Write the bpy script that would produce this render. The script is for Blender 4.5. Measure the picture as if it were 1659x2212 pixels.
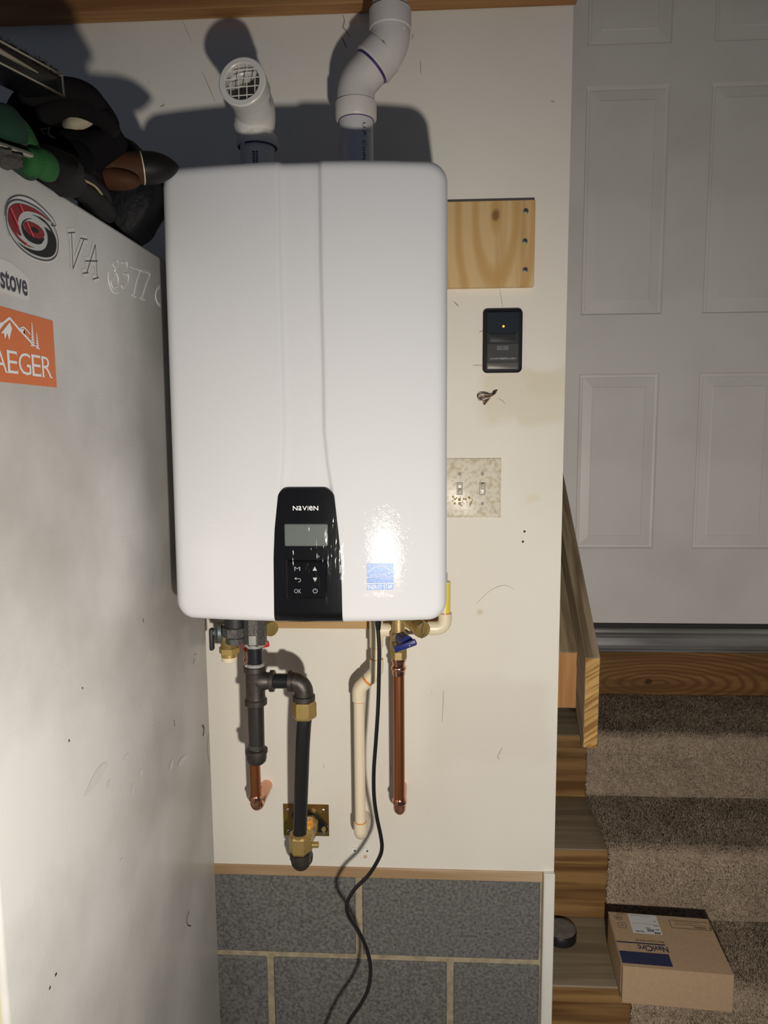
import bpy, bmesh, math, random
import numpy as np
from mathutils import Vector, Matrix, noise
for o in list(bpy.data.objects): bpy.data.objects.remove(o, do_unlink=True)
SC = bpy.context.scene
COL = SC.collection
random.seed(7); np.random.seed(7)

# ------------------------------------------------------------------ camera
IW, IH = 1659.0, 2212.0
FPX, PITCH, YAW, ROLL, DW, ZC = 1564.74, 0.1209, -0.0536, -0.0072, 1.4857, 1.44
_cy, _sy, _cp, _sp = math.cos(YAW), math.sin(YAW), math.cos(PITCH), math.sin(PITCH)
FWD = Vector((_sy*_cp, _cy*_cp, -_sp)); _rt = Vector((_cy, -_sy, 0)); _up = _rt.cross(FWD)
RGT = _rt*math.cos(ROLL) + _up*math.sin(ROLL); UPV = -_rt*math.sin(ROLL) + _up*math.cos(ROLL)
CAM = Vector((0, -DW, ZC))
cd = bpy.data.cameras.new('camera'); co = bpy.data.objects.new('camera', cd); COL.objects.link(co)
cd.sensor_fit = 'HORIZONTAL'; cd.sensor_width = 36.0; cd.lens = FPX/IW*36.0; cd.clip_start = 0.02
m = Matrix.Identity(4)
for i in range(3):
    m[i][0] = RGT[i]; m[i][1] = UPV[i]; m[i][2] = -FWD[i]; m[i][3] = CAM[i]
co.matrix_world = m
SC.camera = co
# ------------------------------------------------------------------ world + lamp + exposure
w = bpy.data.worlds.new('world'); SC.world = w; w.use_nodes = True
w.node_tree.nodes['Background'].inputs[0].default_value = (0.55, 0.70, 1.0, 1)
w.node_tree.nodes['Background'].inputs[1].default_value = 0.055
ld = bpy.data.lights.new('hand_lamp', 'SPOT'); lo = bpy.data.objects.new('hand_lamp', ld); COL.objects.link(lo)
lo.location = CAM + Vector((0.13, 0.0, -0.35)); ld.energy = 47; ld.shadow_soft_size = 0.021; ld.color = (1.0, 0.94, 0.85)
ld.spot_size = math.radians(140); ld.spot_blend = 1.0
lo.rotation_euler = (Vector((0.0, 0.0, 0.88)) - lo.location).to_track_quat('-Z', 'Y').to_euler()
vs = SC.view_settings; vs.view_transform = 'Standard'; vs.look = 'None'; vs.gamma = 1; vs.use_curve_mapping = False; vs.exposure = 0.42

# ------------------------------------------------------------------ measuring helpers (sizes taken on planes of known depth)
def ray(px, py): return RGT*((px-IW/2)/FPX) + UPV*((IH/2-py)/FPX) + FWD
def at(px, py, y):
    d = ray(px, py); return CAM + d*((y-CAM.y)/d.y)
def atx(px, py, x):
    d = ray(px, py); return CAM + d*((x-CAM.x)/d.x)
def atz(px, py, z):
    d = ray(px, py); return CAM + d*((z-CAM.z)/d.z)

# ------------------------------------------------------------------ materials
def _n(nt, t, **k):
    n = nt.nodes.new(t)
    for a, b in k.items(): setattr(n, a, b)
    return n
def mat(name, col, rough=.5, metal=0, var=None, bump=None, coat=0, spec=.5, stretch=(1, 1, 1), rnd=False, ior=None, rvar=0):
    """var=(scale, detail, colour2, lo, hi)   bump=(scale, strength, distance)"""
    M = bpy.data.materials.new(name); M.use_nodes = True; nt = M.node_tree
    b = nt.nodes['Principled BSDF']
    b.inputs['Base Color'].default_value = (*col, 1); b.inputs['Roughness'].default_value = rough
    b.inputs['Metallic'].default_value = metal; b.inputs['Coat Weight'].default_value = coat
    b.inputs['Specular IOR Level'].default_value = spec
    tc = _n(nt, 'ShaderNodeTexCoord'); mp = _n(nt, 'ShaderNodeMapping'); mp.inputs['Scale'].default_value = stretch
    nt.links.new(tc.outputs['Object'], mp.inputs[0])
    vec = mp.outputs[0]
    if rnd:
        oi = _n(nt, 'ShaderNodeObjectInfo'); ad = _n(nt, 'ShaderNodeVectorMath', operation='ADD'); ml = _n(nt, 'ShaderNodeMath', operation='MULTIPLY')
        ml.inputs[1].default_value = 17.3; nt.links.new(oi.outputs['Random'], ml.inputs[0])
        nt.links.new(vec, ad.inputs[0]); nt.links.new(ml.outputs[0], ad.inputs[1]); vec = ad.outputs[0]
    M['vec'] = ''
    if var:
        no = _n(nt, 'ShaderNodeTexNoise'); no.inputs['Scale'].default_value = var[0]; no.inputs['Detail'].default_value = var[1]
        nt.links.new(vec, no.inputs['Vector'])
        rp = _n(nt, 'ShaderNodeValToRGB'); rp.color_ramp.elements[0].position = var[3]; rp.color_ramp.elements[1].position = var[4]
        rp.color_ramp.elements[0].color = (*var[2], 1); rp.color_ramp.elements[1].color = (*col, 1)
        nt.links.new(no.outputs['Fac'], rp.inputs[0]); nt.links.new(rp.outputs[0], b.inputs['Base Color'])
        if rvar:
            mr = _n(nt, 'ShaderNodeMapRange'); mr.inputs['To Min'].default_value = rough+rvar; mr.inputs['To Max'].default_value = rough
            nt.links.new(no.outputs['Fac'], mr.inputs['Value']); nt.links.new(mr.outputs[0], b.inputs['Roughness'])
    if bump:
        nb = _n(nt, 'ShaderNodeTexNoise'); nb.inputs['Scale'].default_value = bump[0]; nb.inputs['Detail'].default_value = 3
        nt.links.new(vec, nb.inputs['Vector'])
        bp = _n(nt, 'ShaderNodeBump'); bp.inputs['Strength'].default_value = bump[1]; bp.inputs['Distance'].default_value = bump[2]
        nt.links.new(nb.outputs['Fac'], bp.inputs['Height']); nt.links.new(bp.outputs[0], b.inputs['Normal'])
    return M
def wood(name, c1, c2, axis='X', scale=60, rough=.6, knots=(), flat='XZ', contrast=(.35, .7), rot=None):
    M = bpy.data.materials.new(name); M.use_nodes = True; nt = M.node_tree; b = nt.nodes['Principled BSDF']
    b.inputs['Roughness'].default_value = rough; b.inputs['Specular IOR Level'].default_value = .3
    tc = _n(nt, 'ShaderNodeTexCoord'); oi = _n(nt, 'ShaderNodeObjectInfo')
    mp = _n(nt, 'ShaderNodeMapping'); s = [1, 1, 1]; s['XYZ'.index(axis)] = .06; mp.inputs['Scale'].default_value = s
    src = tc.outputs['Object']
    if rot:
        m0 = _n(nt, 'ShaderNodeMapping'); m0.inputs['Rotation'].default_value = rot; nt.links.new(src, m0.inputs[0]); src = m0.outputs[0]
    nt.links.new(src, mp.inputs[0])
    ad = _n(nt, 'ShaderNodeVectorMath', operation='ADD'); ml = _n(nt, 'ShaderNodeMath', operation='MULTIPLY'); ml.inputs[1].default_value = 9.7
    nt.links.new(oi.outputs['Random'], ml.inputs[0]); nt.links.new(mp.outputs[0], ad.inputs[0]); nt.links.new(ml.outputs[0], ad.inputs[1])
    no = _n(nt, 'ShaderNodeTexNoise'); no.inputs['Scale'].default_value = scale; no.inputs['Detail'].default_value = 5; no.inputs['Distortion'].default_value = .4
    nt.links.new(ad.outputs[0], no.inputs['Vector'])
    rp = _n(nt, 'ShaderNodeValToRGB'); rp.color_ramp.elements[0].position = contrast[0]; rp.color_ramp.elements[1].position = contrast[1]
    rp.color_ramp.elements[0].color = (*c2, 1); rp.color_ramp.elements[1].color = (*c1, 1)
    nt.links.new(no.outputs['Fac'], rp.inputs[0]); cur = rp.outputs[0]
    n2 = _n(nt, 'ShaderNodeTexNoise'); n2.inputs['Scale'].default_value = scale*.16; n2.inputs['Detail'].default_value = 2
    nt.links.new(ad.outputs[0], n2.inputs['Vector'])
    mx = _n(nt, 'ShaderNodeMix', data_type='RGBA', blend_type='MULTIPLY'); mx.inputs[0].default_value = .55
    r2 = _n(nt, 'ShaderNodeValToRGB'); r2.color_ramp.elements[0].position = .3; r2.color_ramp.elements[1].position = .7
    r2.color_ramp.elements[0].color = (.5, .45, .4, 1); r2.color_ramp.elements[1].color = (1, 1, 1, 1)
    nt.links.new(n2.outputs['Fac'], r2.inputs[0]); nt.links.new(cur, mx.inputs[6]); nt.links.new(r2.outputs[0], mx.inputs[7]); cur = mx.outputs[2]
    for kn in knots:   # (centre, stretch along each axis, size, ring strength)
        kc, ks, kr, ring = kn
        sub = _n(nt, 'ShaderNodeVectorMath', operation='SUBTRACT'); sub.inputs[1].default_value = kc
        nt.links.new(tc.outputs['Object'], sub.inputs[0])
        mu = _n(nt, 'ShaderNodeVectorMath', operation='MULTIPLY'); mu.inputs[1].default_value = ks
        nt.links.new(sub.outputs[0], mu.inputs[0])
        nd = _n(nt, 'ShaderNodeTexNoise'); nd.inputs['Scale'].default_value = 14; nt.links.new(tc.outputs['Object'], nd.inputs['Vector'])
        ln = _n(nt, 'ShaderNodeVectorMath', operation='LENGTH'); nt.links.new(mu.outputs[0], ln.inputs[0])
        a1 = _n(nt, 'ShaderNodeMath', operation='MULTIPLY_ADD'); a1.inputs[1].default_value = .02; nt.links.new(nd.outputs['Fac'], a1.inputs[0]); nt.links.new(ln.outputs['Value'], a1.inputs[2])
        if ring:
            sn = _n(nt, 'ShaderNodeMath', operation='MULTIPLY'); sn.inputs[1].default_value = ring; nt.links.new(a1.outputs[0], sn.inputs[0])
            si = _n(nt, 'ShaderNodeMath', operation='SINE'); nt.links.new(sn.outputs[0], si.inputs[0])
            mr = _n(nt, 'ShaderNodeMapRange'); mr.inputs['From Min'].default_value = -.3; mr.inputs['From Max'].default_value = .9; mr.inputs['To Max'].default_value = .75
            nt.links.new(si.outputs[0], mr.inputs['Value'])
            mk = _n(nt, 'ShaderNodeMix', data_type='RGBA'); nt.links.new(mr.outputs[0], mk.inputs[0]); nt.links.new(cur, mk.inputs[6]); mk.inputs[7].default_value = (*c2, 1); cur = mk.outputs[2]
        if kr < 0: continue
        mr2 = _n(nt, 'ShaderNodeMapRange'); mr2.inputs['From Min'].default_value = kr*1.3+.01; mr2.inputs['From Max'].default_value = kr*.7+.01; mr2.inputs['To Max'].default_value = .85
        nt.links.new(a1.outputs[0], mr2.inputs['Value'])
        mk = _n(nt, 'ShaderNodeMix', data_type='RGBA'); nt.links.new(mr2.outputs[0], mk.inputs[0]); nt.links.new(cur, mk.inputs[6]); mk.inputs[7].default_value = (c2[0]*.35, c2[1]*.3, c2[2]*.3, 1); cur = mk.outputs[2]
    nt.links.new(cur, b.inputs['Base Color'])
    bp = _n(nt, 'ShaderNodeBump'); bp.inputs['Strength'].default_value = .25; bp.inputs['Distance'].default_value = .001
    nt.links.new(no.outputs['Fac'], bp.inputs['Height']); nt.links.new(bp.outputs[0], b.inputs['Normal'])
    return M

def wall_mat():
    M = mat('painted_drywall', (.80, .755, .675), .62, var=(2.3, 6, (.735, .685, .595), .3, .62), bump=(320, .12, .0006))
    nt = M.node_tree; b = nt.nodes['Principled BSDF']; src = b.inputs['Base Color'].links[0].from_socket
    tc = _n(nt, 'ShaderNodeTexCoord'); cur = src
    def box(cx, cz, hx, hz, soft, col, f, nz=9, na=.05):
        nonlocal cur
        no = _n(nt, 'ShaderNodeTexNoise'); no.inputs['Scale'].default_value = nz; no.inputs['Detail'].default_value = 5
        nt.links.new(tc.outputs['Object'], no.inputs['Vector'])
        sb = _n(nt, 'ShaderNodeVectorMath', operation='SUBTRACT'); sb.inputs[1].default_value = (.5, .5, .5); nt.links.new(no.outputs['Color'], sb.inputs[0])
        sc = _n(nt, 'ShaderNodeVectorMath', operation='SCALE'); sc.inputs['Scale'].default_value = na*2; nt.links.new(sb.outputs[0], sc.inputs[0])
        ad = _n(nt, 'ShaderNodeVectorMath', operation='ADD'); nt.links.new(sc.outputs[0], ad.inputs[0]); nt.links.new(tc.outputs['Object'], ad.inputs[1])
        sp = _n(nt, 'ShaderNodeSeparateXYZ'); nt.links.new(ad.outputs[0], sp.inputs[0])
        fs = []
        for k, c, h in ((0, cx, hx), (2, cz, hz)):
            s1 = _n(nt, 'ShaderNodeMath', operation='SUBTRACT'); s1.inputs[1].default_value = c; nt.links.new(sp.outputs[k], s1.inputs[0])
            s2 = _n(nt, 'ShaderNodeMath', operation='ABSOLUTE'); nt.links.new(s1.outputs[0], s2.inputs[0])
            s3 = _n(nt, 'ShaderNodeMapRange'); s3.inputs['From Min'].default_value = h+soft; s3.inputs['From Max'].default_value = h-soft; nt.links.new(s2.outputs[0], s3.inputs['Value']); fs.append(s3.outputs[0])
        mu = _n(nt, 'ShaderNodeMath', operation='MULTIPLY'); nt.links.new(fs[0], mu.inputs[0]); nt.links.new(fs[1], mu.inputs[1])
        m2 = _n(nt, 'ShaderNodeMath', operation='MULTIPLY'); m2.inputs[1].default_value = f; nt.links.new(mu.outputs[0], m2.inputs[0])
        mx = _n(nt, 'ShaderNodeMix', data_type='RGBA'); nt.links.new(m2.outputs[0], mx.inputs[0]); nt.links.new(cur, mx.inputs[6]); mx.inputs[7].default_value = (*col, 1); cur = mx.outputs[2]
    p = at(1130, 860, 0); box(p.x, p.z, .09, .045, .012, (.70, .64, .50), .8, 12, .05)
    p = at(1190, 830, 0); box(p.x, p.z, .05, .03, .01, (.69, .62, .47), .7, 15, .04)
    p = at(1060, 1560, 0); box(p.x, p.z, .13, .085, .02, (.70, .645, .565), .55, 8, .05)
    p = at(1150, 1078, 0); box(p.x, p.z, .012, .008, .005, (.72, .64, .44), .6, 30, .012)
    p = at(1036, 1323, 0); box(p.x, p.z, .004, .006, .003, (.62, .52, .34), .8, 60, .008)
    # sparse dark scuffs: thin stretched noise specks
    mp = _n(nt, 'ShaderNodeMapping'); mp.inputs['Scale'].default_value = (70, 70, 17); mp.inputs['Rotation'].default_value = (0, .5, 0)
    nt.links.new(tc.outputs['Object'], mp.inputs[0])
    no = _n(nt, 'ShaderNodeTexNoise'); no.inputs['Scale'].default_value = 1; no.inputs['Detail'].default_value = 2; nt.links.new(mp.outputs[0], no.inputs['Vector'])
    mr = _n(nt, 'ShaderNodeMapRange'); mr.inputs['From Min'].default_value = .735; mr.inputs['From Max'].default_value = .80; mr.inputs['To Max'].default_value = .55; nt.links.new(no.outputs['Fac'], mr.inputs['Value'])
    mx = _n(nt, 'ShaderNodeMix', data_type='RGBA'); nt.links.new(mr.outputs[0], mx.inputs[0]); nt.links.new(cur, mx.inputs[6]); mx.inputs[7].default_value = (.33, .29, .24, 1); cur = mx.outputs[2]
    nt.links.new(cur, b.inputs['Base Color'])
    return M

MT = {}
MT['wall'] = wall_mat()
MT['wall_plain'] = mat('painted_plain_wall', (.74, .71, .66), .65, var=(3, 5, (.68, .65, .6), .3, .6))
MT['door'] = mat('door_paint', (.80, .775, .74), .38, var=(3, 6, (.70, .67, .63), .28, .55), bump=(180, .06, .0005))
MT['trimw'] = mat('white_trim_paint', (.80, .77, .71), .55, var=(14, 6, (.62, .57, .5), .25, .5), stretch=(1, 1, .15))
MT['block'] = mat('concrete_block', (.20, .193, .182), .92, var=(150, 8, (.075, .072, .068), .28, .66), bump=(260, .7, .003), rnd=True)
MT['mortar'] = mat('mortar', (.42, .35, .23), .9, var=(45, 6, (.27, .225, .15), .3, .6), bump=(200, .5, .002))
MT['floor'] = mat('garage_concrete', (.33, .32, .30), .8, var=(5, 8, (.22, .21, .2), .3, .6), bump=(120, .2, .002))
MT['joist'] = wood('joist_wood', (.56, .30, .115), (.32, .145, .05), 'X', 38)
MT['pine'] = wood('pine_board', (.76, .535, .265), (.62, .385, .15), 'Z', 34, rough=.5, contrast=(.25, .55))
MT['sill'] = wood('sill_wood', (.56, .42, .28), (.36, .23, .12), 'X', 40)
MT['tread'] = wood('weathered_tread', (.37, .295, .20), (.23, .175, .11), 'X', 40, rough=.75)
MT['riser'] = wood('treated_riser', (.38, .215, .08), (.15, .072, .022), 'X', 34, contrast=(.36, .6))
MT['railwood'] = wood('weathered_rail', (.37, .29, .19), (.17, .12, .07), 'Y', 70, rough=.7, contrast=(.36, .62), rot=(-math.atan(.805), 0, 0))
MT['endgrain'] = wood('end_grain', (.72, .44, .15), (.38, .19, .05), 'X', 130, rough=.6, contrast=(.42, .56), rot=(0, .6, 0))
MT['heater'] = mat('heater_white_enamel', (.655, .655, .67), .035, bump=(300, .24, .0008), coat=0, spec=.38)
MT['heater_side'] = mat('heater_back_casing', (.62, .63, .64), .4)
MT['black_gloss'] = mat('black_gloss_plastic', (.006, .006, .007), .16, bump=(60, .05, .001), stretch=(6, 1, .4))
MT['lcd'] = mat('lcd_grey', (.125, .142, .132), .25)
MT['lcd_rim'] = mat('lcd_rim', (.07, .08, .075), .3)
MT['key'] = mat('keypad_black', (.005, .005, .006), .14)
MT['print_w'] = mat('white_print', (.82, .82, .82), .5)
MT['print_g'] = mat('grey_print', (.42, .42, .42), .5)
MT['print_k'] = mat('black_print', (.015, .015, .018), .45)
MT['blue'] = mat('blue_sticker', (.022, .15, .47), .3, bump=(330, .2, .0006), spec=.25)
MT['pvc'] = mat('pvc_white_dusty', (.66, .615, .585), .42, var=(9, 7, (.53, .475, .44), .3, .58), bump=(90, .04, .001))
MT['pvc_new'] = mat('pvc_white', (.74, .71, .665), .3)
MT['pvc_grey'] = mat('pvc_pipe', (.62, .60, .61), .35, var=(9, 5, (.54, .52, .53), .3, .6))
MT['purple'] = mat('purple_primer', (.05, .03, .14), .4)
MT['grille'] = mat('grille_white', (.80, .77, .70), .35)
MT['dark'] = mat('dark_void', (.03, .03, .03), .8)
MT['iron'] = mat('cast_iron', (.085, .072, .062), .45, .6, var=(60, 4, (.05, .042, .036), .3, .6), bump=(300, .25, .001))
MT['blackpipe'] = mat('black_steel_pipe', (.020, .021, .024), .3, .35, var=(20, 5, (.05, .05, .05), .25, .42))
MT['steel_dull'] = mat('dull_steel', (.17, .16, .15), .5, .55, var=(420, 3, (.07, .065, .06), .35, .65), bump=(420, .4, .0008))
MT['putty'] = mat('grey_thread_paste', (.36, .35, .32), .6, bump=(160, .7, .003))
MT['brass'] = mat('brass', (.56, .40, .14), .34, .62, var=(30, 4, (.42, .29, .10), .3, .6))
MT['brass_dull'] = mat('forged_brass', (.48, .355, .16), .42, .6, var=(40, 5, (.36, .26, .11), .3, .6), bump=(240, .25, .001))
MT['copper'] = mat('copper_tube', (.46, .17, .075), .33, .9, var=(22, 5, (.33, .11, .045), .3, .6), stretch=(1, 1, .12))
MT['copper_fit'] = mat('copper_fitting', (.78, .42, .30), .2, 1.0, var=(16, 3, (.62, .30, .2), .3, .6))
MT['cpvc'] = mat('cpvc_cream', (.83, .72, .52), .32)
MT['cpvc_or'] = mat('orange_cement', (.72, .27, .05), .35)
MT['cpvc_y'] = mat('yellow_stripe', (.80, .66, .06), .4)
MT['rubber'] = mat('black_rubber', (.012, .012, .013), .45, bump=(300, .15, .001))
MT['cord'] = mat('black_cord', (.010, .010, .011), .3)
MT['red'] = mat('red_plastic', (.60, .025, .03), .35)
MT['bluelev'] = mat('blue_plastic', (.012, .022, .15), .4)
MT['orange_p'] = mat('orange_plastic', (.85, .37, .03), .4)
MT['zinc'] = mat('zinc_screw', (.5, .52, .53), .3, .9)
MT['screwg'] = mat('grey_deck_screw', (.16, .19, .18), .5, .6)
MT['screwd'] = mat('screw_recess', (.02, .02, .02), .7)
MT['plate_y'] = mat('yellow_chromate', (.27, .27, .065), .3, .8, var=(13, 3, (.42, .15, .06), .3, .62), stretch=(1, 1, .3))
MT['blackpl'] = mat('black_plastic', (.010, .010, .011), .3)
MT['blackpl2'] = mat('charcoal_plastic', (.022, .023, .026), .55)
MT['bluegrey'] = mat('dark_lens', (.020, .026, .034), .22)
MT['greybtn'] = mat('grey_button', (.10, .10, .098), .5)
MT['silverband'] = mat('grey_metallic_band', (.17, .16, .15), .45, .5, bump=(500, .4, .0006))
led = bpy.data.materials.new('amber_led'); led.use_nodes = True
led.node_tree.nodes['Principled BSDF'].inputs['Base Color'].default_value = (1, .5, .05, 1)
led.node_tree.nodes['Principled BSDF'].inputs['Emission Color'].default_value = (1, .36, .01, 1)
led.node_tree.nodes['Principled BSDF'].inputs['Emission Strength'].default_value = 1.3
MT['led'] = led
MT['almond'] = mat('dirty_ivory_plate', (.76, .70, .58), .35, var=(130, 8, (.58, .49, .33), .33, .55), bump=(120, .1, .001))
MT['toggle'] = mat('ivory_toggle', (.60, .56, .47), .35)
MT['toggle_screw'] = mat('grey_painted_screw', (.36, .34, .28), .45)
MT['slot'] = mat('toggle_slot', (.10, .09, .07), .6)
MT['residue'] = mat('brown_residue', (.42, .31, .12), .6, bump=(200, .5, .002))
MT['fridge'] = mat('fridge_textured_enamel', (.66, .645, .625), .36, var=(3.0, 9, (.40, .385, .355), .30, .60), bump=(430, .26, .001), coat=.1)
MT['fridge_door'] = mat('fridge_door', (.72, .71, .69), .35, bump=(430, .3, .001))
MT['gasket'] = mat('yellowed_gasket', (.76, .70, .46), .5)
MT['st_clear'] = mat('clear_sticker_margin', (.62, .62, .61), .12, coat=.6)
MT['st_silver'] = mat('silver_sticker', (.52, .525, .51), .3, .25)
MT['st_dark'] = mat('sticker_dark_line', (.06, .06, .07), .4, spec=.15)
MT['st_red'] = mat('sticker_red', (.22, .012, .016), .35, spec=.15)
MT['st_holo'] = mat('sticker_holo_streak', (.85, .05, .08), .25)
MT['st_black'] = mat('sticker_black', (.010, .009, .010), .4, spec=.12)
MT['orange_st'] = mat('orange_sticker', (.66, .145, .018), .35)
MT['st_white'] = mat('white_vinyl', (.64, .625, .605), .38)
MT['ink'] = mat('navy_ink', (.022, .024, .045), .4)
MT['carpet'] = mat('carpet_backing', (.46, .36, .27), 1.0, var=(60, 6, (.34, .26, .19), .3, .65), bump=(700, .8, .003), spec=.05)
MT['pile'] = mat('carpet_pile', (.78, .63, .475), .95, var=(11, 5, (.50, .39, .285), .34, .62), spec=.05)
MT['card'] = mat('cardboard', (.48, .335, .205), .75, var=(120, 4, (.44, .305, .185), .3, .65), spec=.2)
MT['navy'] = mat('navy_print', (.016, .022, .075), .6)
MT['cardink'] = mat('dark_print_on_card', (.045, .035, .03), .7)
MT['cardshade'] = mat('faint_print_on_card', (.30, .20, .115), .75)
MT['label_w'] = mat('paper_label', (.66, .65, .64), .55)
MT['puck'] = mat('dusty_black_rubber', (.15, .138, .115), .9, spec=.1, var=(40, 6, (.22, .20, .17), .35, .6), bump=(200, .3, .001))
MT['puck_side'] = mat('puck_side', (.012, .012, .013), .4, bump=(260, .5, .001))
MT['cloth_k'] = mat('black_knit', (.0045, .004, .0045), .95, bump=(420, .6, .002), spec=.1)
MT['cloth_k2'] = mat('charcoal_rib', (.010, .009, .009), .95, bump=(500, .7, .002), spec=.1)
MT['lining'] = mat('cream_lining', (.34, .29, .20), .8, bump=(90, .4, .003))
MT['tagc'] = mat('olive_tag', (.16, .15, .10), .6)
MT['nylon'] = mat('navy_nylon', (.003, .003, .0045), .6, spec=.2, bump=(70, .5, .004))
MT['leather_k'] = mat('black_leather', (.005, .0045, .004), .55, spec=.2, bump=(160, .4, .002))
MT['seam'] = mat('tan_piping', (.34, .27, .14), .5)
MT['green'] = mat('green_knit', (.010, .085, .016), .85, bump=(500, .5, .002))
MT['green2'] = mat('dark_green_knit', (.006, .036, .018), .9, bump=(500, .5, .002))
MT['brownp'] = mat('brown_leather_grip', (.060, .025, .011), .65, spec=.15, var=(25, 4, (.038, .015, .007), .3, .6))
MT['ivory'] = mat('ivory_ring', (.62, .56, .42), .4)
MT['tipk'] = mat('black_moulded_rubber', (.007, .0065, .006), .5, spec=.25, bump=(120, .12, .001))
MT['metalg'] = mat('grey_metal', (.42, .38, .31), .35, .8)
MT['greyrag'] = mat('grey_cloth', (.055, .05, .045), .9, bump=(160, .7, .004))
MT['chrome'] = mat('worn_chrome', (.48, .44, .36), .25, .9)
MT['bristle'] = mat('grey_bristle', (.07, .065, .058), .7)
MT['alu'] = mat('aluminium_threshold', (.42, .41, .40), .38, .75, var=(30, 5, (.25, .24, .23), .3, .6), stretch=(.1, 1, 1))
MT['sweep'] = mat('black_door_sweep', (.03, .03, .03), .7, var=(40, 5, (.3, .28, .26), .22, .32))
MT['wirebr'] = mat('brown_wire', (.13, .05, .03), .5)
MT['wirew'] = mat('white_wire', (.45, .40, .33), .5)
film = bpy.data.materials.new('clear_film'); film.use_nodes = True; _nt = film.node_tree
_o = _nt.nodes['Material Output']; _nt.nodes.remove(_nt.nodes['Principled BSDF'])
_t = _n(_nt, 'ShaderNodeBsdfTransparent'); _g = _n(_nt, 'ShaderNodeBsdfGlossy'); _g.inputs['Roughness'].default_value = .09
_x = _n(_nt, 'ShaderNodeMixShader'); _f = _n(_nt, 'ShaderNodeFresnel'); _f.inputs['IOR'].default_value = 1.14
_nn = _n(_nt, 'ShaderNodeTexNoise'); _nn.inputs['Scale'].default_value = 1; _nn.inputs['Detail'].default_value = 3; _tc = _n(_nt, 'ShaderNodeTexCoord'); _mp = _n(_nt, 'ShaderNodeMapping'); _mp.inputs['Scale'].default_value = (110, 1, 14)
_bp = _n(_nt, 'ShaderNodeBump'); _bp.inputs['Strength'].default_value = .5; _bp.inputs['Distance'].default_value = .004
_nt.links.new(_tc.outputs['Object'], _mp.inputs[0]); _nt.links.new(_mp.outputs[0], _nn.inputs['Vector']); _nt.links.new(_nn.outputs['Fac'], _bp.inputs['Height']); _nt.links.new(_bp.outputs[0], _g.inputs['Normal'])
_nt.links.new(_f.outputs[0], _x.inputs[0]); _nt.links.new(_t.outputs[0], _x.inputs[1]); _nt.links.new(_g.outputs[0], _x.inputs[2]); _nt.links.new(_x.outputs[0], _o.inputs[0])
MT['film'] = film

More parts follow.
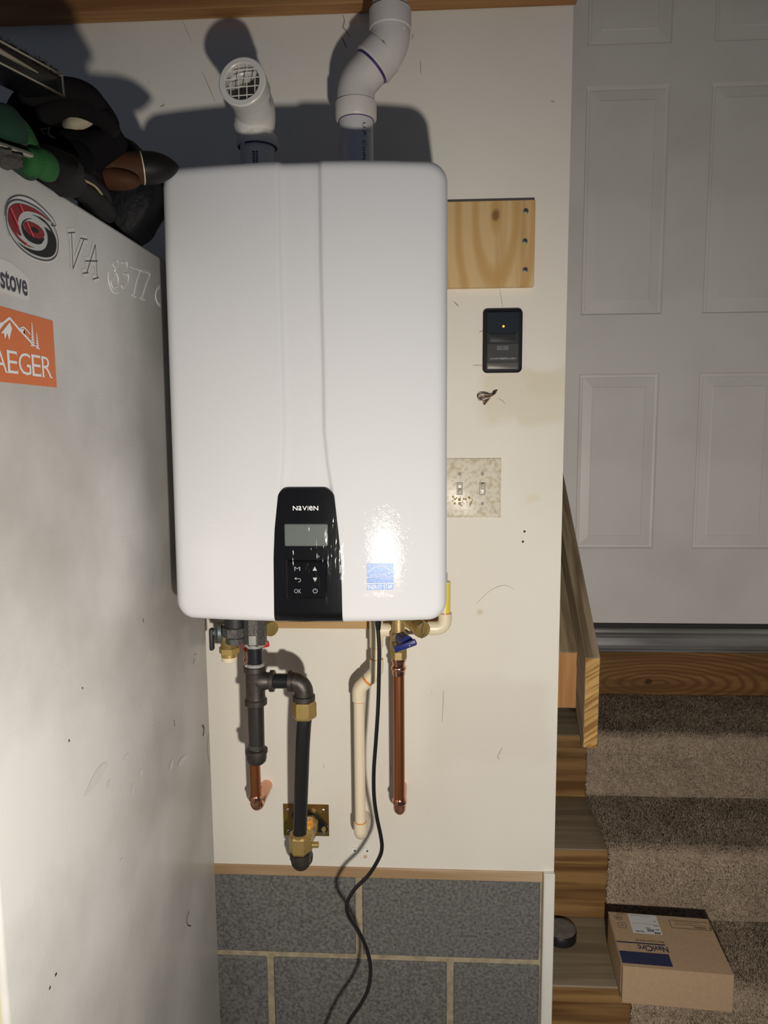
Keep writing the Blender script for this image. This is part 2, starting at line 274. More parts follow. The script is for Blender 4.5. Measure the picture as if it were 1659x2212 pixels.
# ------------------------------------------------------------------ scene-graph helpers
WLOC = {}
def tag(o, label=None, cat=None, group=None, kind=None):
    if label: o['label'] = label
    if cat: o['category'] = cat
    if group: o['group'] = group
    if kind: o['kind'] = kind
    return o
def thing(name, label, cat, loc, group=None, kind=None):
    o = bpy.data.objects.new(name, None); COL.objects.link(o); o.location = loc; o.empty_display_size = .05
    WLOC[o.name] = Vector(loc); return tag(o, label, cat, group, kind)
class MB:
    def __init__(s): s.bm = bmesh.new()
    def verts(s, vs): return [s.bm.verts.new(v) for v in vs]
    def face(s, vs):
        try: return s.bm.faces.new(vs)
        except ValueError: return None
    def poly(s, pts): s.face(s.verts(pts)); return s
    def box(s, c, size, mat=None, bevel=0, seg=1):
        b2 = bmesh.new(); bmesh.ops.create_cube(b2, size=1)
        for v in b2.verts: v.co = Vector((v.co.x*size[0], v.co.y*size[1], v.co.z*size[2]))
        if bevel: bmesh.ops.bevel(b2, geom=b2.edges[:], offset=bevel, segments=seg, affect='EDGES', profile=.5)
        for v in b2.verts:
            if mat is not None: v.co = mat @ v.co
            v.co += Vector(c)
        s.merge(b2); return s
    def bb(s, x0, x1, y0, y1, z0, z1, bevel=0, seg=1):
        return s.box(((x0+x1)/2, (y0+y1)/2, (z0+z1)/2), (abs(x1-x0), abs(y1-y0), abs(z1-z0)), None, bevel, seg)
    def merge(s, b2):
        mp = {}
        for v in b2.verts: mp[v] = s.bm.verts.new(v.co)
        for f in b2.faces: s.face([mp[v] for v in f.verts])
        b2.free()
    def loft(s, pts, rad, seg=24, caps=True, up=None, flat=1.0):
        pts = [Vector(p) for p in pts]; n = len(pts)
        if not hasattr(rad, '__len__'): rad = [rad]*n
        T = []
        for i in range(n):
            a = pts[max(i-1, 0)]; b = pts[min(i+1, n-1)]; d = b-a
            if d.length < 1e-9: d = T[-1] if T else Vector((0, 0, 1))
            T.append(d.normalized())
        # steps (coincident points) take the neighbouring long direction
        ref = Vector(up) if up else (Vector((0, 1, 0)) if abs(T[0].y) < .9 else Vector((1, 0, 0)))
        u = (ref - T[0]*ref.dot(T[0])).normalized(); rings = []
        for i in range(n):
            u = (u - T[i]*u.dot(T[i])).normalized(); v = T[i].cross(u)
            rings.append([s.bm.verts.new(pts[i] + (u*math.cos(2*math.pi*k/seg)*flat + v*math.sin(2*math.pi*k/seg))*max(rad[i], 1e-5)) for k in range(seg)])
        for i in range(n-1):
            for k in range(seg): s.face([rings[i][k], rings[i][(k+1) % seg], rings[i+1][(k+1) % seg], rings[i+1][k]])
        if caps: s.face(rings[0][::-1]); s.face(rings[-1])
        return s
    def cyl(s, p0, p1, r, r1=None, seg=24, bevel=0):
        p0, p1 = Vector(p0), Vector(p1); r1 = r if r1 is None else r1
        if bevel:
            d = (p1-p0).normalized()*bevel
            return s.loft([p0, p0+d, p1-d, p1], [r-bevel, r, r1, r1-bevel], seg)
        return s.loft([p0, p1], [r, r1], seg)
    def lathe(s, o, d, prof, seg=28):      # prof: (distance along d, radius)
        o, d = Vector(o), Vector(d).normalized()
        return s.loft_dir([o+d*t for t, r in prof], [r for t, r in prof], d, seg)
    def loft_dir(s, pts, rad, d, seg):
        ref = Vector((0, 1, 0)) if abs(d.y) < .9 else Vector((1, 0, 0))
        u = (ref-d*ref.dot(d)).normalized(); v = d.cross(u)
        rings = [[s.bm.verts.new(p+(u*math.cos(2*math.pi*(k+.5)/seg)+v*math.sin(2*math.pi*(k+.5)/seg))*max(r, 1e-5)) for k in range(seg)] for p, r in zip(pts, rad)]
        for i in range(len(rings)-1):
            for k in range(seg): s.face([rings[i][k], rings[i][(k+1) % seg], rings[i+1][(k+1) % seg], rings[i+1][k]])
        s.face(rings[0][::-1]); s.face(rings[-1]); return s
    def hexnut(s, p0, p1, r, ch=.15, n=6):
        p0, p1 = Vector(p0), Vector(p1); L = (p1-p0).length; d = (p1-p0).normalized(); c = ch*L
        return s.lathe(p0, d, [(0, r*.9), (c, r), (L-c, r), (L, r*.9)], n)
    def sphere(s, c, rad, seg=24, rings=16, fn=None, mat=None):
        b2 = bmesh.new(); bmesh.ops.create_uvsphere(b2, u_segments=seg, v_segments=rings, radius=1)
        for v in b2.verts:
            p = v.co.copy(); q = Vector((p.x*rad[0], p.y*rad[1], p.z*rad[2]))
            if fn: q = fn(p, q)
            if mat is not None: q = mat @ q
            v.co = q + Vector(c)
        s.merge(b2); return s
    def plate(s, pts, thick):       # pts: outline 3D (planar), thick: vector
        t = Vector(thick); a = s.verts([Vector(p) for p in pts]); b = s.verts([Vector(p)+t for p in pts])
        s.face(a[::-1]); s.face(b); n = len(pts)
        for i in range(n): s.face([a[i], a[(i+1) % n], b[(i+1) % n], b[i]])
        return s
    def grid(s, rows):
        vs = [[s.bm.verts.new(p) for p in r] for r in rows]
        for i in range(len(vs)-1):
            for j in range(len(vs[0])-1): s.face([vs[i][j], vs[i][j+1], vs[i+1][j+1], vs[i+1][j]])
        return vs
    def build(s, name, mt, parent=None, smooth=True, origin=None, ang=35, normals=True):
        if normals: bmesh.ops.recalc_face_normals(s.bm, faces=s.bm.faces[:])
        me = bpy.data.meshes.new(name)
        if origin is None:
            if s.bm.verts:
                lo = Vector((min(v.co[i] for v in s.bm.verts) for i in range(3))); hi = Vector((max(v.co[i] for v in s.bm.verts) for i in range(3)))
                origin = (lo+hi)/2 if parent is not None else Vector(((lo.x+hi.x)/2, (lo.y+hi.y)/2, lo.z))
            else: origin = Vector()
        origin = Vector(origin)
        for v in s.bm.verts: v.co -= origin
        s.bm.to_mesh(me); s.bm.free()
        if smooth:
            me.shade_smooth(); me.set_sharp_from_angle(angle=math.radians(ang))
        me.materials.append(MT[mt] if isinstance(mt, str) else mt)
        o = bpy.data.objects.new(name, me); COL.objects.link(o)
        if parent is not None:
            o.parent = parent; o.location = origin - WLOC[parent.name]
        else: o.location = origin
        WLOC[o.name] = origin
        return o
def spline(pts, n=8, closed=False):
    P = [Vector(p) for p in pts]; N = len(P); out = []
    rng = N if closed else N-1
    for i in range(rng):
        if closed: a, b, c, d = P[(i-1) % N], P[i], P[(i+1) % N], P[(i+2) % N]
        else: a, b, c, d = P[max(i-1, 0)], P[i], P[i+1], P[min(i+2, N-1)]
        for k in range(n):
            t = k/n; out.append(.5*((2*b)+(c-a)*t+(2*a-5*b+4*c-d)*t*t+(3*b-a-3*c+d)*t**3))
    if not closed: out.append(P[-1])
    return out
def corner_path(p0, c, p1, r, n=10):
    """straight - arc - straight through corner c"""
    p0, c, p1 = Vector(p0), Vector(c), Vector(p1); a = (p0-c).normalized(); b = (p1-c).normalized()
    th = a.angle(b); t = r/math.tan(th/2); s = c+a*t; e = c+b*t
    bis = (a+b).normalized(); ce = c+bis*(r/math.sin(th/2)); out = []
    va, vb = s-ce, e-ce; om = va.angle(vb)
    for i in range(n+1):
        k = i/n; out.append(ce+(va*math.sin((1-k)*om)+vb*math.sin(k*om))/math.sin(om))
    return out
_tx = {}
def text_geo(st, bold=0.0, spacing=1.0, shear=0.0):
    key = (st, bold, spacing, shear)
    if key not in _tx:
        cu = bpy.data.curves.new('t', 'FONT'); cu.body = st; cu.size = 1; cu.offset = bold; cu.space_character = spacing; cu.shear = shear; cu.resolution_u = 3
        ob = bpy.data.objects.new('t', cu); COL.objects.link(ob)
        dg = bpy.context.evaluated_depsgraph_get(); me = bpy.data.meshes.new_from_object(ob.evaluated_get(dg))
        V = [tuple(v.co)[:2] for v in me.vertices]; F = [tuple(p.vertices) for p in me.polygons]
        bpy.data.objects.remove(ob); bpy.data.curves.remove(cu); bpy.data.meshes.remove(me); _tx[key] = (V, F)
    return _tx[key]
def put_text(mb, st, fn, w=None, h=None, u0=0, v0=0, align='C', **k):
    """fn(u,v)->3D; text is fitted to width w and/or height h (metres), centred at (u0,v0)"""
    V, F = text_geo(st, **k)
    xs = [v[0] for v in V]; ys = [v[1] for v in V]; W = max(xs)-min(xs); H = max(ys)-min(ys)
    su = w/W if w else h/H; sv = h/H if h else su
    if align == 'C': ox = (max(xs)+min(xs))/2
    elif align == 'L': ox = min(xs)
    else: ox = max(xs)
    oy = (max(ys)+min(ys))/2
    vs = [mb.bm.verts.new(fn(u0+(x-ox)*su, v0+(y-oy)*sv)) for x, y in V]
    for f in F: mb.face([vs[i] for i in f])
    return mb
def rrect(w, h, r, n=5):
    pts = []
    for cx, cy, a0 in ((w/2-r, h/2-r, 0), (-w/2+r, h/2-r, 90), (-w/2+r, -h/2+r, 180), (w/2-r, -h/2+r, 270)):
        for i in range(n+1):
            a = math.radians(a0+90*i/n); pts.append((cx+r*math.cos(a), cy+r*math.sin(a)))
    return pts
_sj = [0]
def stroke(mb, pts, w, fn0):
    _sj[0] = (_sj[0]+1) % 9; k_ = _sj[0]*1.6e-5
    def fn(u, v):
        p = fn0(u, v); return p+(CAM-p).normalized()*k_
    """flat ribbon along 2D polyline"""
    P = [Vector((p[0], p[1])) for p in pts]; L = []; R = []
    for i, p in enumerate(P):
        d = (P[min(i+1, len(P)-1)]-P[max(i-1, 0)]).normalized(); n = Vector((-d.y, d.x))*w/2
        L.append(mb.bm.verts.new(fn(*(p+n)))); R.append(mb.bm.verts.new(fn(*(p-n))))
    for i in range(len(P)-1): mb.face([L[i], R[i], R[i+1], L[i+1]])
def screw(parent, c, d, r, mt='zinc', name='screw', recess='screwd', h=.0018):
    d = Vector(d).normalized(); c = Vector(c)
    o = MB().lathe(c, d, [(0, r), (h*.4, r), (h, r*.6)], 14).build(name, mt, parent)
    ref = Vector((0, 0, 1)) if abs(d.z) < .9 else Vector((1, 0, 0)); u = d.cross(ref).normalized(); v = d.cross(u)
    a = random.random()*1.5; u, v = u*math.cos(a)+v*math.sin(a), v*math.cos(a)-u*math.sin(a)
    mb = MB(); e = c+d*(h+.0003)
    for p, q in ((u, v), (v, u)): mb.poly([e+p*r*.55+q*r*.13, e-p*r*.55+q*r*.13, e-p*r*.55-q*r*.13, e+p*r*.55-q*r*.13])
    mb.build('recess', recess, o, smooth=False)
    return o

# ================================================================== THE SETTING
XE = 0.2845           # free end of the garage wall
ZW = 0.471            # bottom of the drywall
MB().bb(-2.4, XE, 0, .0127, ZW, 2.9).build('wall_back', 'wall', origin=(0, 0, 0)).__setitem__('kind', 'structure')
wb = bpy.data.objects['wall_back']; WLOC['wall_back'] = Vector((0, 0, 0))
for px, py in ((1133, 1148), (1129.5, 1170)):
    p = at(px, py, 0); MB().lathe(p+Vector((0, .0002, 0)), (0, -1, 0), [(0, .0026), (.0008, .0022)], 10).build('screw_hole', 'dark', wb)
tag(MB().bb(XE-.10, XE, .0127, .83, 0, 2.9).build('wall_right', 'wall_plain'), kind='structure')
wf = thing('wall_back_lower', None, None, (0, 0, 0), kind='structure')
MB().bb(-2.4, XE-.024, .0075, .2, 0, .447).build('mortar_bed', 'mortar', wf)
bj = at(584, 2120, 0).x; zt = .447; BL, BH, MJ = .4064, .2032, .013
proto = {}
for r in range(3):
    z1 = zt - r*BH; z0 = max(z1 - BH + MJ, .0)
    off = bj + (BL/2 if r % 2 == 0 else 0)
    for k in range(-5, 3):
        x0 = off + k*BL + MJ/2 + .001; x1 = x0 + BL - MJ - .002
        x1 = min(x1, XE-.026)
        if x1-x0 < .04 or x1 < -2.3: continue
        key = (round(x1-x0, 4), round(z1-z0, 4))
        c = Vector(((x0+x1)/2, .1, (z0+z1)/2))
        if key not in proto:
            o = MB().bb(x0, x1, .003, .197, z0, z1, .003).build('concrete_block', 'block', wf, smooth=False); proto[key] = o
        else:
            o = proto[key].copy(); COL.objects.link(o); o.parent = wf; o.location = c
tag(MB().bb(-2.4, XE-.024, -.004, .14, .447, ZW, .002).build('trim_1', 'sill'), kind='structure')
# white vertical trim board beside the stairs
pa = at(1172, 2000, -.012); pb = at(1192, 2000, -.012)
tag(MB().bb(pa.x+.001, XE+.0005, -.013, .12, 0, ZW+.002, .0015).build('trim_2', 'trimw'), kind='structure')
tag(MB().bb(-3, 3, -4, 3, -.1, 0).build('floor', 'floor'), kind='structure')
cl = tag(MB().bb(-3, 3, -1.0, 2.5, 2.9, 3.0).build('ceiling', 'wall_plain'), kind='structure')
MB().bb(-2.4, XE+.004, -.038, -.0005, 2.219, 2.455, .002).build('joist', 'joist', cl)
tag(MB().bb(1.36, 1.45, -.3, .83, 0, 2.9).build('wall_right_far', 'wall_plain'), kind='structure')

# ---- entry door at the head of the stairs
YD = .83; DX0, DX1, DZ0, DZ1 = .366, 1.28, .797, 2.829
tag(MB().bb(XE-.1, DX0-.034, YD, YD+.1, 0, 2.9).bb(DX1+.034, 1.6, YD, YD+.1, 0, 2.9).bb(DX0-.034, DX1+.034, YD, YD+.1, DZ1+.03, 2.9).bb(DX0-.034, DX1+.034, YD+.02, YD+.1, 0, .70).build('wall_back_door', 'wall_plain'), kind='structure')
door = thing('door_1', None, None, (DX0, YD, DZ0), kind='structure')
pc0, pc1 = (.487, .732), (.853, 1.098)            # panel columns (x)
rowsz = ((1.040, 1.590), (1.768, 2.430), (2.543, 2.72))
def door_slab():
    mb = MB(); xs = [DX0, pc0[0], pc0[1], pc1[0], pc1[1], DX1]
    zs = [DZ0, rowsz[0][0], rowsz[0][1], rowsz[1][0], rowsz[1][1], rowsz[2][0], rowsz[2][1], DZ1]
    for i in range(5):
        for j in range(7):
            if i in (1, 3) and j in (1, 3, 5): continue
            mb.poly([(xs[i], YD, zs[j]), (xs[i+1], YD, zs[j]), (xs[i+1], YD, zs[j+1]), (xs[i], YD, zs[j+1])])
    bmesh.ops.remove_doubles(mb.bm, verts=mb.bm.verts, dist=1e-5)
    mb.bb(DX0, DX1, YD+.012, YD+.045, DZ0, DZ1)
    return mb.build('slab', 'door', door, smooth=False)
door_slab()
def door_panel(x0, x1, z0, z1):
    mb = MB(); rings = []
    for ins, dy in ((0, 0), (.004, .0065), (.011, .0075), (.012, .0035), (.040, .0005), (.043, -.001)):
        rings.append(mb.verts([(x0+ins, YD+dy, z0+ins), (x1-ins, YD+dy, z0+ins), (x1-ins, YD+dy, z1-ins), (x0+ins, YD+dy, z1-ins)]))
    for a, b in zip(rings, rings[1:]):
        for k in range(4): mb.face([a[k], a[(k+1) % 4], b[(k+1) % 4], b[k]])
    mb.face(rings[-1]); return mb.build('panel', 'door', door, smooth=False)
for cx in (pc0, pc1):
    for cz in rowsz: door_panel(*cx, *cz)
MB().bb(DX0-.034, DX0-.003, YD-.012, YD+.08, DZ0-.06, DZ1+.03, .002).bb(DX1+.003, DX1+.034, YD-.012, YD+.08, DZ0-.06, DZ1+.03, .002).bb(DX0-.034, DX1+.034, YD-.012, YD+.08, DZ1+.004, DZ1+.034, .002).build('jamb', 'door', door)
MB().bb(DX0, DX1, YD-.004, YD+.03, DZ0-.016, DZ0-.001, .001).build('door_sweep', 'sweep', door)
th = MB()
prof = [(YD+.05, .781), (YD-.004, .781), (YD-.010, .776), (YD-.012, .768), (YD-.030, .762), (YD-.034, .757), (YD-.040, .735), (YD-.040, .724), (YD-.046, .722), (YD-.046, .716), (YD+.05, .716)]
th.plate([(XE+.001, y, z) for y, z in prof], (1.07, 0, 0)); th.build('threshold', 'alu', door, smooth=False)

# ---- staircase of planks
stz = [.562, .375, .188]; sny = [.499, .242, .015]; sby = [.788, .512, .255]
kn = at(1403, 1474, .78)
MT['sillrise'] = wood('knotty_sill_riser', (.33, .175, .065), (.135, .062, .02), 'X', 34, contrast=(.3, .62))
st = thing('staircase', 'bare wooden plank stairs leading up to the white panelled door', 'stairs', (.8, .4, 0))
SX0, SX1 = XE+.001, 1.355
sr = MB().bb(SX0, SX1, .788, .829, .562, .7155, .002).build('sill_riser', None or 'sillrise', st)
kl = kn - WLOC[sr.name]
sr.data.materials[0] = wood('knotty_sill_riser2', (.36, .19, .07), (.14, .064, .02), 'X', 34, contrast=(.3, .62), knots=(((kl.x+.03, kl.y, kl.z-.004), (.40, .05, 1.7), -1, 340), ((kl.x, kl.y, kl.z), (1.1, .05, 1.5), .011, 0)))
for i in range(3):
    MB().bb(SX0, SX1, sny[i], sby[i]-.0005, stz[i]-.038, stz[i], .003).build('tread', 'tread', st)
    zb = stz[i+1] if i < 2 else 0
    MB().bb(SX0, SX1, sny[i]+.002, sny[i]+.030, zb+.0005, stz[i]-.0385, .002).build('riser', 'riser', st)
    # bare nosing edge is cleaner wood than the walked-on top
    MB().bb(SX0, SX1, sny[i]-.0022, sny[i]-.0002, stz[i]-.037, stz[i]-.002, .0008).build('nosing', 'riser', st)

# ---- carpet runner
CX0, CX1, CT = .463, 1.30, .011
prof = [(.782, .562+CT)]
for i in range(3):
    n, z, zb = sny[i], stz[i], (stz[i+1] if i < 2 else 0)
    prof += [(n+.034, z+CT), (n+.014, z+CT-.0015), (n-.004, z+CT-.008), (n-.0125, z-.008), (n-.0145, z-.035), (n-.010, (z+zb)/2), (n-.012, zb+.035), (n-.018, zb+CT+.008), (n-.03, zb+CT+.001)]
prof = prof[:-1]+[(sny[2]-.02, .011)]
pf = spline([(0, a, b) for a, b in prof], 5)
mb = MB(); rows = []
random.seed(3)
ej = [random.uniform(-.0015, .0015) for _ in pf]
NX = 36
for i, p in enumerate(pf):
    row = []
    for j in range(NX+1):
        x = CX0+ej[i]*(j == 0)+(CX1-CX0)*j/NX; k = noise.noise(Vector((x*6, p.y*9, p.z*9)))*.003
        row.append((x, p.y-k*.6, p.z+k*.6))
    rows.append(row)
g = mb.grid(rows)
# cut edge
lo_ = [mb.bm.verts.new((v[0].co.x+.001, v[0].co.y+.006, v[0].co.z-.006)) for v in g]
for i in range(len(g)-1): mb.face([g[i][0], g[i+1][0], lo_[i+1], lo_[i]])
carp = tag(mb.build('carpet_runner', 'carpet', None, origin=(.88, .4, 0), normals=False), 'beige cut pile carpet runner laid over the middle of the wooden stairs', 'carpet')
def pile():
    R = np.random.RandomState(5); A = np.array([[tuple(c) for c in r] for r in rows]); ni, nj = A.shape[:2]
    seglen = np.linalg.norm(np.diff(A[:, 5], axis=0), axis=1); cum = np.r_[0, np.cumsum(seglen)]
    n = 340000
    # more tufts near the viewer's side (x small) are not needed: uniform
    t = R.rand(n)*cum[-1]*.995; i = np.clip(np.searchsorted(cum, t)-1, 0, ni-2); fi = (t-cum[i])/seglen[i]
    u = R.rand(n)*nj*.999 - .5; edge = R.rand(n) < .025; u[edge] = R.rand(edge.sum())*.05
    u = np.clip(u, 0, nj-1.001); j = u.astype(int); fj = u-j
    P = (A[i, j]*(1-fi)[:, None]+A[i+1, j]*fi[:, None])*(1-fj)[:, None]+(A[i, j+1]*(1-fi)[:, None]+A[i+1, j+1]*fi[:, None])*fj[:, None]
    tan = A[i+1, j]-A[i, j]; tan /= np.linalg.norm(tan, axis=1)[:, None]; ex = np.array([1., 0, 0]); nn = np.cross(tan, ex); nn /= np.linalg.norm(nn, axis=1)[:, None]
    nn[(nn[:, 2]-nn[:, 1]) < 0] *= -1
    cl_ = np.sin(P[:, 0]*23+np.cos(P[:, 2]*31)*2)*np.cos(P[:, 1]*27+P[:, 0]*9)
    d = nn + R.normal(0, .30, (n, 3)) + np.outer(cl_, [.35, 0, .25]); d[edge, 0] -= .5; d /= np.linalg.norm(d, axis=1)[:, None]
    side = np.cross(d, R.normal(0, 1, (n, 3))); side /= np.linalg.norm(side, axis=1)[:, None]
    L = (.0042+.003*R.rand(n))[:, None]; wd = (.0005+.0004*R.rand(n))[:, None]
    base = P-nn*.001; V = np.stack([base-side*wd, base+side*wd, base+d*L], 1).reshape(-1, 3) - np.array([.88, .4, 0])
    me = bpy.data.meshes.new('pile'); me.vertices.add(3*n); me.vertices.foreach_set('co', V.ravel()); me.loops.add(3*n); me.loops.foreach_set('vertex_index', np.arange(3*n))
    me.polygons.add(n); me.polygons.foreach_set('loop_start', np.arange(n)*3); me.polygons.foreach_set('loop_total', np.full(n, 3)); me.update(calc_edges=True)
    nrm = nn[:, None, :]*.9+d[:, None, :]*.25+np.array([0, -.16, .10])+R.normal(0, .30, (n, 1, 3)); nrm = np.repeat(nrm, 3, 1).reshape(-1, 3); nrm /= np.linalg.norm(nrm, axis=1)[:, None]
    me.shade_smooth(); me.normals_split_custom_set_from_vertices(nrm)
    me.materials.append(MT['pile']); o = bpy.data.objects.new('pile', me); COL.objects.link(o); o.parent = carp; o['kind'] = 'stuff'
pile()

# ---- hand rail
hr = thing('handrail', 'weathered wooden handrail plank with a pale cut end running up beside the stairs', 'handrail', (.39, .15, .68))
RY, SY = .12, .195
RX0, RX1, RS = at(1264, 1420, RY).x, at(1297, 1420, RY).x, .80
def rail_outline(y0, y1, zt0, zb0, nose=0):
    L = y1-y0; return [(y0, zb0), (y0, zt0), (y1, zt0+RS*L), (y1, zb0+RS*L)]
def plank(mb, x0, x1, outline, bev):
    mb.plate([(x0, y, z) for y, z in outline], (x1-x0, 0, 0)); bmesh.ops.bevel(mb.bm, geom=[e for e in mb.bm.edges], offset=bev, segments=2, affect='EDGES', profile=.5); return mb
zT, zB = at(1297, 1420, RY).z, at(1290, 1619, RY).z
ol = [(RY, zT), (RY, zB+.012), (RY+.003, zB+.003), (RY+.011, zB), (RY+.022, zB+.005), (.72, zB+.005+RS*(.72-RY-.022)), (.72, zT+RS*(.72-RY))]
ro = plank(MB(), RX0, RX1, ol, .002).build('rail_board', 'railwood', hr)
MB().poly([(RX0+.002, RY-.0006, zT-.002), (RX0+.002, RY-.0006, zB+.0125), (RX1-.002, RY-.0006, zB+.0125), (RX1-.002, RY-.0006, zT-.002)]).poly([(RX0+.002, RY-.0006, zB+.0125), (RX0+.003, RY+.0014, zB+.0035), (RX1-.003, RY+.0014, zB+.0035), (RX1-.002, RY-.0006, zB+.0125)]).build('cut_end', 'endgrain', ro, smooth=False)
sT, sB = at(1230, 1408, SY).z, at(1230, 1530, SY).z
ol2 = [(SY, sT), (SY, sB), (.70, sB+RS*(.70-SY)), (.70, sT+RS*(.70-SY))]
bo = plank(MB(), XE+.001, RX0-.0005, ol2, .0015).build('spacer_board', 'railwood', hr)
MB().plate([(XE+.003, SY-.0007, sB+.002), (RX0-.003, SY-.0007, sB+.002), (RX0-.003, SY-.0007, sT-.002), (XE+.003, SY-.0007, sT-.002)], (0, .0004, 0)).build('cut_end', wood('orange_end_grain', (.60, .32, .12), (.42, .19, .07), 'Z', 50), bo, smooth=False)

# ================================================================== WATER HEATER
yE = -.352; bulge = .022; RC = .030; RF = .017
HXL = at(367, 918, -.345).x; HXR = at(966, 918, -.345).x
HZT = at(672, 343, -.36).z; HZB = at(672, 1340, -.36).z
hxc, hzc, hw, hh = (HXL+HXR)/2, (HZT+HZB)/2, (HXR-HXL)/2, (HZT-HZB)/2
yF = yE-bulge
def zpx(py): return at(672, py, yF).z
LT = [(zpx(y), at(l, y, yF).x, at(r, y, yF).x) for y, l, r in ((343, 592, 695), (580, 597, 698), (800, 604, 704), (930, 607, 706), (1000, 605, 713), (1054, 601, 722), (1143, 594, 731), (1204, 592, 738), (1340, 594, 741))]
def LR(z):
    for (a, la, ra), (b, lb, rb) in zip(LT, LT[1:]):
        if z >= b or b == LT[-1][0]:
            t = min(max((a-z)/(a-b), 0), 1); t = t*t*(3-2*t) if False else t
            return la+(lb-la)*t, ra+(rb-ra)*t
def front(x, z, recess=True):
    t = (x-hxc)/hw; y = yE-bulge*(1-t*t)+.022*(z-hzc)
    qx, qz = abs(x-hxc)-(hw-RC), abs(z-hzc)-(hh-RC)
    d = RC-(math.hypot(max(qx, 0), max(qz, 0))+min(max(qx, qz), 0)); d = max(d, 0)
    if d < RF: y += RF-math.sqrt(max(RF*RF-(RF-d)**2, 0))
    if recess:
        L, R = LR(z); s = min(max((x-L)/.009, 0), 1)*min(max((R-x)/.009, 0), 1); s = s*s*(3-2*s); y += .0058*s
    return y
ht = thing('water_heater', 'large white wall hung tankless water heater with black control panel', 'water heater', (hxc, -.19, HZB))
def cover():
    mb = MB(); rows = []
    v = []
    for i in range(9): v.append(RC*(1-math.cos(math.pi/2*i/8)))
    v += list(np.linspace(RC, 2*hh-RC, 60))[1:-1] + [2*hh-a for a in v[::-1]]
    for dz in v:
        z = HZT-dz; dd = min(dz, 2*hh-dz); wv = hw-(RC-math.sqrt(max(RC*RC-(RC-dd)**2, 0)) if dd < RC else 0)
        L, R = LR(z); xl, xr = hxc-wv, hxc+wv
        cs = []
        f = [1-math.cos(math.pi/2*i/7) for i in range(8)]
        cs += [xl+.022*a for a in f]; cs += list(np.linspace(xl+.022, L-.002, 12))[1:]
        cs += [L+.009*a for a in (0, .2, .4, .6, .8, 1)]; cs += list(np.linspace(L+.009, R-.009, 8))[1:-1]
        cs += [R-.009*a for a in (1, .8, .6, .4, .2, 0)]; cs += list(np.linspace(R+.002, xr-.022, 12))
        cs += [xr-.022*a for a in f[::-1]][1:]
        rows.append([(x, front(x, z), z) for x in cs])
    g = mb.grid(rows)
    loop = g[0][:] + [r[-1] for r in g[1:]] + g[-1][::-1][1:] + [r[0] for r in g[::-1][1:-1]]
    back = [mb.bm.verts.new((a.co.x, -.115, a.co.z)) for a in loop]; n = len(loop)
    for i in range(n): mb.face([loop[i], loop[(i+1) % n], back[(i+1) % n], back[i]])
    mb.face(back)
    return mb.build('front_cover', 'heater', ht, ang=50)
cover()
MB().bb(HXL+.012, HXR-.012, -.1145, -.022, HZB+.012, HZT-.012, .006, 2).build('rear_casing', 'heater_side', ht)
# control panel following the cover
def zp(py): return at(665, py, yF).z
PE = [(zp(y), at(l, y, yF).x, at(r, y, yF).x) for y, l, r in ((1054, 605, 719), (1069, 601.5, 722.5), (1143, 594.5, 731), (1204, 592.5, 737.5), (1342, 594.5, 741))]
def pedge(z):
    for (a, la, ra), (b, lb, rb) in zip(PE, PE[1:]):
        if z >= b or b == PE[-1][0]:
            t = min(max((a-z)/(a-b), 0), 1); return la+(lb-la)*t, ra+(rb-ra)*t
def panel_sheet(name, off, mt, ztop, zbot, parent, rc, inset=0, wob=0):
    mb = MB(); rows = []; nz = 46
    zs = [ztop-rc*(1-math.cos(math.pi/2*i/7)) for i in range(8)] + list(np.linspace(ztop-rc, zbot, nz))[1:]
    for z in zs:
        l, r = pedge(z); l += inset; r -= inset; d = ztop-z
        s = rc-math.sqrt(max(rc*rc-(rc-d)**2, 0)) if d < rc else 0
        rows.append([(x, front(x, z, False)-off+wob*noise.noise(Vector((x*60, z*14, 3))), z) for x in np.linspace(l+s, r-s, 26)])
    g = mb.grid(rows)
    loop = g[0][:] + [q[-1] for q in g[1:]] + g[-1][::-1][1:] + [q[0] for q in g[::-1][1:-1]]; n = len(loop)
    bk = [mb.bm.verts.new((a.co.x, a.co.y+max(off, .0004)+.004, a.co.z)) for a in loop]
    for i in range(n): mb.face([loop[i], loop[(i+1) % n], bk[(i+1) % n], bk[i]])
    return mb.build(name, mt, parent, ang=40)
cp = panel_sheet('control_panel', .0012, 'black_gloss', PE[0][0], HZB+.0008, ht, .014)
cp['label'] = 'glossy black control panel with screen and keypad'
def pn(off):           # map from offsets (x, z world) onto the panel surface
    return lambda x, z: Vector((x, front(x, z, False)-off, z))
def pxz(px, py): p = at(px, py, yF-.001); return p.x, p.z
def rect_on(name, px0, px1, py0, py1, off, th_, mt, parent, rad=.001, bev=0, inset_top=0):
    x0, zt_ = pxz(px0, py0); x1, zb_ = pxz(px1, py1); cx, cz = (x0+x1)/2, (zt_+zb_)/2; mb = MB()
    o = rrect(x1-x0, zt_-zb_, rad, 4); o2 = rrect(x1-x0-2*inset_top, zt_-zb_-2*inset_top, max(rad-inset_top*.5, .0005), 4)
    a = mb.verts([(cx+u, front(cx+u, cz+v, False)-off, cz+v) for u, v in o]); b = mb.verts([(cx+u, front(cx+u, cz+v, False)-off-th_, cz+v) for u, v in o2]); n = len(a)
    for i in range(n): mb.face([a[i], a[(i+1) % n], b[(i+1) % n], b[i]])
    mb.face(b); return mb.build(name, mt, parent, ang=30)
rim = rect_on('screen_rim', 615.5, 709, 1131, 1178.5, .0014, .0006, 'lcd_rim', cp, .002)
rect_on('screen', 617, 707.5, 1132.5, 1177, .0021, .0003, 'lcd', cp, .0015)
kp = rect_on('keypad', 617.5, 708.5, 1207.5, 1291.5, .0014, .0035, 'key', cp, .004, inset_top=.0035)
KO = .0053
